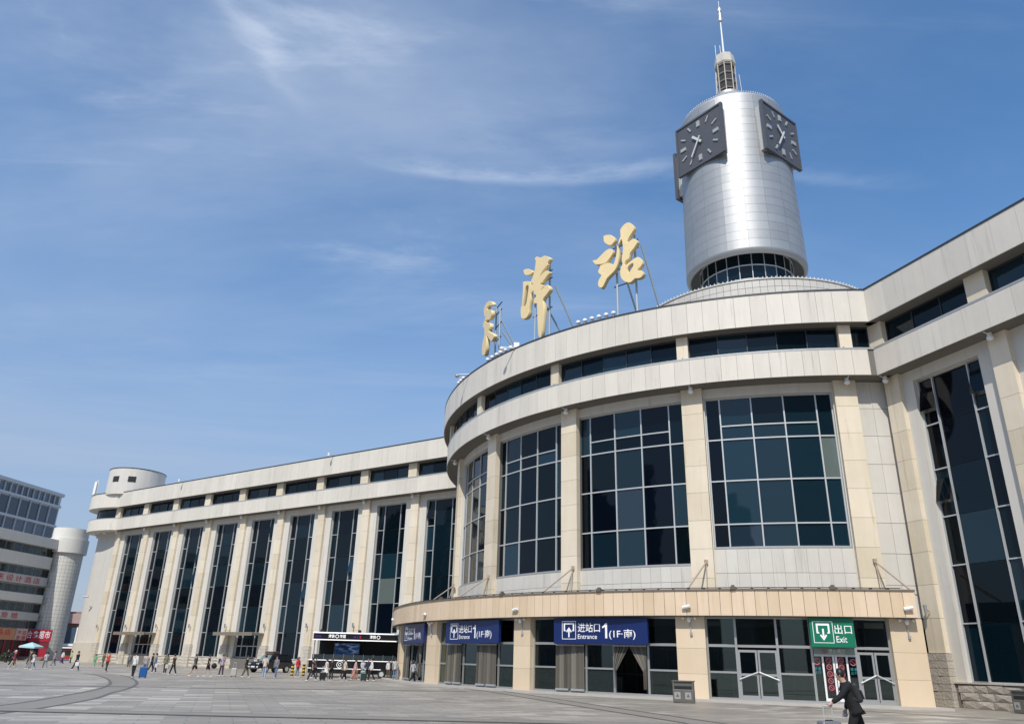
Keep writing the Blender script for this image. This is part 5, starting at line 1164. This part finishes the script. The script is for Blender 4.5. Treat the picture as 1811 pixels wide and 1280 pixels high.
    for b0 in (9,13):
        a,t_=Vector(v[b0]),Vector(v[b0+1]); hl=a+Vector((0,-.05,-.05))
        skin_mesh('shoe',[tuple(hl),tuple(a+Vector((0,.04,-.035))),tuple(t_+Vector((0,.03,.0)))],[(0,1),(1,2)],[(.045,.04),(.05,.045),(.042,.03)],cloth(shoe),e,0,sub)
    # hair
    b_=MB(); hc=(Vector(hm)+Vector((0,-.018,.03))); b_.ball(tuple(hc),.112,12,8,1.0)
    b_.v=[(px,py if py<hc.y+.055 else hc.y+.055+(py-hc.y-.055)*.3,pz if pz>hc.z-.05 or py<hc.y-.02 else hc.z-.05) for px,py,pz in b_.v]
    if hair=='long':
        for i in range(3): b_.ball((hc.x+(-.05+.05*i),hc.y-.05,hc.z-.12-.06*(i%2)),.085,10,6,1.6)
    if hat: b_.build('hat',cloth(hat),e,smooth=True)
    else: b_.build('hair',HAIR,e,smooth=True)
    # face: nose and ears
    b_=MB(); fc=Vector(hm); b_.ball((fc.x,fc.y+.098,fc.z-.015),.016,6,4,1.4)
    for sx in (-1,1): b_.ball((fc.x+sx*.083,fc.y,fc.z-.01),.022,6,4,1.4)
    b_.build('nose_and_ears',SK,e,smooth=True)
    b_=MB()
    for sx in (-1,1): b_.ball((fc.x+sx*.034,fc.y+.088,fc.z+.018),.011,6,4)
    b_.box(fc.x-.025,fc.x+.025,fc.y+.085,fc.y+.094,fc.z-.058,fc.z-.05); b_.build('eyes_and_mouth',mat('dark_features',(.05,.02,.018),.5),e)
    return e,v
def backpack(px,py,rz,z,col,label,sc=1):
    e=empty('backpack',(px,py,z),-R(rz)); tag(e,label,'backpack','backpacks carried by people'); m=cloth(col)
    MB().box(-.15*sc,.15*sc,-.24*sc,-.09*sc,-.23*sc,.2*sc).build('bag_body',m,e,bevel=.05); MB().box(-.11*sc,.11*sc,-.29*sc,-.24*sc,-.2*sc,0).build('pocket',m,e,bevel=.03)
    for sx in (-1,1): MB().tube((sx*.1*sc,-.1*sc,.18*sc),(sx*.11*sc,.13*sc,.12*sc),.022).tube((sx*.11*sc,.13*sc,.12*sc),(sx*.12*sc,-.08*sc,-.15*sc),.018).build('strap',m,e)
def handbag(px,py,z,col,label,w=.26):
    e=empty('carried_bag',(px,py,z)); tag(e,label,'bag','bags carried by people'); MB().box(-w/2,w/2,-.08,.08,-.17,.15).build('bag_body',cloth(col),e,bevel=.04)
    b_=MB(); b_.tube((-w*.3,0,.14),(0,0,.3),.012).tube((w*.3,0,.14),(0,0,.3),.012); b_.build('bag_handle',cloth(col),e)
W_=(.62,.62,.60); BK=(.014,.014,.016); DK=(.03,.03,.038); BE=(.40,.34,.26); JN=(.12,.19,.32); OL=(.10,.10,.055); GY=(.22,.22,.22); NV=(.02,.028,.06)
# x,y,height,facing,label,top,legs,options
PPL=[
(-42.1,70.1,1.52,70,'walker in maroon jacket and white cap with cream trousers, far left',(.20,.02,.04),BE,dict(stride=.35,hat=W_,shoe=W_)),
(-41.2,70.9,1.58,75,'walker in brown jacket and grey trousers beside the maroon jacket',(.16,.12,.09),(.30,.28,.26),dict(stride=-.3,shoe=W_)),
(-41.5,71.9,1.45,-60,'walker in white top and blue jeans near the blue parasol',W_,JN,dict(stride=.5,shoe=W_)),
(-41.9,74.6,1.45,-50,'person in white shirt and grey jeans just right of the parasol',(.5,.5,.52),(.2,.2,.22),dict(stride=.4,sleeve='short')),
(-46.4,84.1,1.5,60,'walker in dusty pink coat near the round hotel tower',(.30,.20,.20),GY,dict(stride=.3)),
(-56.0,103.3,1.55,40,'person in white top and purple trousers by the hotel tower foot',W_,(.10,.05,.14),dict(stride=.3)),
(-58.6,108.1,1.5,20,'person in mustard jacket in front of the red kiosk',(.36,.30,.06),DK,dict(stride=.15)),
(-57.0,107.2,1.5,30,'person in lime green jacket in front of the red kiosk',(.38,.50,.16),BK,dict(stride=.15)),
(-37.7,72.0,1.58,100,'man in open dark jacket carrying a white bag left of station end',DK,BK,dict(stride=.35)),
(-57.6,94.4,1.5,120,'person in dark coat standing beside the shrub at far left',BK,DK,dict()),
(-45.9,91.6,1.22,190,'child in bright green by the end of the left wing',(.06,.42,.16),(.08,.36,.16),dict(stride=.2)),
(-42.6,86.7,1.45,200,'person in olive clothes just behind the red shirt',OL,OL,dict(stride=.2)),
(-34.5,71.0,1.58,20,'person in red shirt and dark trousers near the left wing end',(.50,.05,.03),DK,dict(stride=.15,sleeve='short')),
(-40.2,87.5,1.5,150,'person in grey jacket behind the white shirt with blue suitcase',(.16,.16,.15),(.12,.12,.11),dict(stride=.3)),
(-25.6,56.6,1.6,10,'man in white shirt and black trousers beside the blue suitcase',W_,BK,dict(stride=.12,arms=(.3,-.1))),
(-28.6,65.2,1.5,-30,'person in patterned grey top behind the blue suitcase',(.30,.29,.31),(.14,.14,.18),dict(stride=.15)),
(-30.3,70.9,1.56,60,'person in blue shirt with a pale bag right of the blue suitcase',(.10,.15,.25),NV,dict(stride=.2)),
(-28.5,68.8,1.56,170,'person in olive jacket holding a round bag in front of the wing',(.16,.15,.09),BK,dict(stride=.1,hair='long')),
(-23.8,62.9,1.62,100,'man in dark jacket, shorts and white shoes walking right',(.09,.085,.075),BK,dict(stride=.4,shorts=True,shoe=W_)),
(-23.1,63.8,1.6,80,'person in black T-shirt, knee shorts and white shoes',BK,BK,dict(stride=.3,sleeve='short',shorts=True,shoe=W_)),
(-22.9,66.3,1.6,130,'person in white and purple jacket looking at phone',(.46,.40,.46),(.05,.03,.05),dict(stride=.15,elbow=(1.5,.3))),
(-20.4,64.7,1.58,90,'person in black jacket and olive trousers pulling silver suitcase',BK,OL,dict(stride=.3,arms=(-.6,.2))),
(-18.8,64.2,1.63,-10,'person in cream top and light jeans in front of parked car',(.55,.48,.42),(.32,.40,.52),dict(stride=.12,elbow=(1.2,1.2))),
(-18.2,65.3,1.6,-160,'person in dark top and blue jeans in front of parked car',(.18,.18,.2),(.10,.16,.32),dict(stride=.2)),
(-17.5,69.3,1.55,120,'woman in red jacket and grey trousers between the striped bollards',(.55,.03,.06),GY,dict(stride=.1,hair='long',shoe=W_)),
(-14.1,60.2,1.6,-80,'man in black T-shirt and white shoes at the trailer left end',BK,DK,dict(stride=.4,sleeve='short',shoe=W_)),
(-14.4,66.3,1.52,-120,'woman in white dress walking past the black trailer',(.58,.57,.55),(.58,.57,.55),dict(stride=.25,skirt=True,sleeve='short',hair='long',shoe=W_)),
(-13.2,62.6,1.52,160,'person in black standing behind a black suitcase at the trailer',BK,BK,dict(stride=.1,arms=(.4,.1))),
(-12.3,63.2,1.54,60,'person in cream top and black trousers by the trailer',(.56,.52,.40),BK,dict(stride=.25,sleeve='short',shoe=W_)),
(-11.9,65.4,1.54,70,'person in pink top and khaki trousers by the trailer',(.55,.37,.33),(.36,.30,.22),dict(stride=.4,sleeve='short',shoe=W_)),
(-12.0,69.4,1.5,150,'person in striped pale top behind the red suitcase',(.50,.49,.52),GY,dict(arms=(.4,.4))),
(-10.3,63.6,1.66,-100,'man in white shirt with crossbody strap pulling dark suitcase',W_,BK,dict(stride=.3,arms=(-.3,.3))),
(-10.1,71.5,1.5,170,'person in white top and olive trousers right of the trailer wheel',W_,OL,dict(stride=.1)),
(-8.9,66.9,1.66,-20,'person in grey jacket and blue jeans beside the canopy pillar',(.42,.44,.45),JN,dict(stride=.12,elbow=(1.0,.3),shoe=W_)),
(-6.9,62.2,1.62,50,'woman in grey vest and black trousers walking to leftmost doors',(.36,.36,.37),BK,dict(stride=.4,hair='long',shoe=W_)),
(-6.1,64.6,1.58,40,'person in orange-red top entering the leftmost doors',(.45,.12,.08),BK,dict(stride=.3)),
(-15.6,67.5,1.6,95,'person in charcoal hoodie walking past the trailer left wheel',(.05,.05,.055),DK,dict(stride=.3)),
(-13.7,69.6,1.58,-90,'person in dark green jacket close to the trailer round logo',(.04,.06,.04),BK,dict(stride=.2)),
(-11.2,67.2,1.6,170,'person in navy jacket between cream top and dark suitcase',NV,BK,dict(stride=.1)),
(-9.6,69.8,1.55,-150,'person in black vest under the canopy edge',BK,DK,dict(stride=.1,sleeve='short')),
(-26.9,66.5,1.56,-80,'person in dark brown coat between olive jacket and blue shirt',(.07,.045,.03),BK,dict(stride=.3)),
(-32.6,75.5,1.55,80,'person in black jacket behind the red shirt',BK,DK,dict(stride=.25)),
(-48.5,80.5,1.55,100,'person in dark blue coat left of the dusty pink coat',NV,BK,dict(stride=.3)),
(-51.5,88.5,1.55,-70,'person in black coat walking below the supermarket sign',BK,BK,dict(stride=.3)),
]
for i,(x,y,hh,fc,lb,tp,lg,kw) in enumerate(PPL):
    kw=dict(kw); hn=kw.pop('phase',1); person(x,y,hh,fc,lb,tp,lg,arms=kw.pop('arms',(-.35 if kw.get('stride',0)>.2 else .1,.3 if kw.get('stride',0)>.2 else -.05)),**kw)
handbag(-37.45,71.7,.55,W_,'white carrier bag held by the man in the open dark jacket',.34)
handbag(-28.25,68.5,.6,(.45,.43,.4),'round pale bag held by the person in olive jacket',.3)
handbag(-41.3,71.6,.75,W_,'white shoulder bag of the walker in jeans near the parasol',.3)
handbag(-30.0,70.5,.6,(.5,.5,.52),'pale bag held by the person in blue shirt',.28)
backpack(-23.0,66.2,130,1.15,NV,'dark backpack on the person in white and purple jacket',.9)
suitcase(-25.0,56.8,R(20),(.5,.28,.72),(.015,.10,.30),'bright blue suitcase beside the man in white shirt',handle=.3)
suitcase(-21.6,65.5,R(10),(.42,.26,.66),(.45,.43,.38),'silver ribbed suitcase pulled by the person in olive trousers',tilt=R(0),handle=.4)
suitcase(-13.75,62.2,R(0),(.42,.26,.6),BK,'black suitcase in front of the black trailer',handle=.35)
suitcase(-12.55,68.9,R(5),(.5,.3,.72),(.42,.13,.11),'salmon red suitcase in front of the black trailer',handle=.2)
suitcase(-11.85,68.9,R(-5),(.38,.28,.66),(.25,.38,.36),'pale teal suitcase right of the red suitcase',handle=.25)
suitcase(-10.85,63.4,R(0),(.42,.26,.62),(.02,.035,.04),'dark green-black suitcase pulled by the man in white shirt',handle=.3)
# round black bag by the left wing plinth
e=empty('duffel_bag',(-34.9,98.3,0)); tag(e,'round black bag left against the wing plinth','bag'); MB().ball((0,0,.3),.33,14,9,.9).build('bag_body',cloth(BK),e,smooth=True); MB().tube((-.15,0,.6),(.15,0,.6),.03).build('bag_handle',cloth(BK),e)
# ------------------------------------------------------------------ foreground traveller with suitcase
fx,fy,FH=7.85,18.4,1.74
me_,vv=person(fx,fy,FH,-78,'man in black suit with backpack pulling a grey suitcase, foreground right',(.006,.006,.007),(.006,.006,.007),shoe=BK,stride=.34,arms=(.62,-.25),elbow=(.35,.55),lean=.30,sub=2,phase=1,bulk=1.18)
# hands with fingers on the traveller
def hand(e,wr,hn,side,grip):
    wr=Vector(wr);hn=Vector(hn); d=(hn-wr).normalized(); lat=d.cross(Vector((side,0,0))).normalized(); nrm=Vector((-side,0,0))
    vs=[tuple(wr),tuple(wr+d*.05)]; es=[(0,1)]; rs=[.024,.03]
    for k,(o,l) in enumerate(((-.03,.06),(-.01,.07),(.01,.066),(.03,.052))):
        b=wr+d*.085+lat*o; i0=len(vs); c1=b+d*l*.5+nrm*.015*grip; c2=c1+(d*(1-grip)+nrm*grip).normalized()*l*.5; c3=c2+(nrm*grip-d*.4*grip+d*(1-grip)).normalized()*l*.35
        vs+=[tuple(b),tuple(c1),tuple(c2),tuple(c3)]; es+=[(1,i0),(i0,i0+1),(i0+1,i0+2),(i0+2,i0+3)]; rs+=[.012,.0095,.009,.008]
    i0=len(vs); tb=wr+d*.03+lat*-.035; vs+=[tuple(tb),tuple(tb+d*.03+lat*-.02+nrm*.015),tuple(tb+d*.055+nrm*.035-lat*.01)]; es+=[(1,i0),(i0,i0+1),(i0+1,i0+2)]; rs+=[.013,.011,.009]
    skin_mesh('hand',vs,es,rs,SK,e,0,1)
hand(me_,vv[17],vv[18],-1,.9); hand(me_,vv[21],vv[22],1,.6)
# backpack and paper
Mw=Matrix.Translation((fx,fy,0))@Matrix.Rotation(R(78),4,'Z')@Matrix.Scale(FH/1.72,4)
cp=Mw@Vector((0,vv[2][1]-.0,vv[2][2]-.06)); 
bp=empty('backpack',tuple(cp),R(78)); bp.rotation_euler=(-.30,0,R(78)); tag(bp,'black backpack on the man in black suit, foreground right','backpack','backpacks carried by people')
bm2=mat('black_nylon',(.02,.02,.022),.6,nz=.2,ns=20)
MB().box(-.15,.15,-.25,-.10,-.27,.17).build('bag_body',bm2,bp,bevel=.07); MB().box(-.11,.11,-.285,-.25,-.22,-.02).build('pocket',bm2,bp,bevel=.03)
for sx in (-1,1): MB().tube((sx*.10,-.12,.19),(sx*.12,.02,.20),.022).tube((sx*.12,.02,.20),(sx*.13,.125,.08),.022).tube((sx*.13,.125,.08),(sx*.16,-.1,-.2),.018).build('strap',bm2,bp)
MB().tube((.04,-.29,-.2),(.04,-.26,.08),.006).build('zip_pull',alu_m,bp)
hp=Mw@Vector(vv[22]); pe=empty('folded_paper',tuple(hp)); tag(pe,'crumpled white paper in the right hand of the man in black','paper')
b_=MB(); b_.add([(-.08,0,-.05),(.05,.02,-.06),(.07,-.02,.02),(-.05,.03,.03),(0,-.04,0)],[(0,1,4),(1,2,4),(2,3,4),(3,0,4)]); b_.build('sheet',wsign_m,pe)
hl=Mw@Vector(vv[18])
sc_=suitcase(hl.x-.02,hl.y+.0,R(8),(.46,.30,.66),(.20,.195,.21),'grey ribbed hard-shell suitcase held by the man in black, foreground',handle=max(.1,hl.z-.67),metal=.3)
# ------------------------------------------------------------------ recompute normals so that every face looks outward
for me in bpy.data.meshes:
    if len(me.polygons)>1 and len(me.polygons)<4000:
        bm=bmesh.new(); bm.from_mesh(me); bmesh.ops.recalc_face_normals(bm,faces=bm.faces); bm.to_mesh(me); bm.free()
bpy.data.scenes.remove(_TMP)
for im in list(bpy.data.meshes):
    if im.users==0: bpy.data.meshes.remove(im)
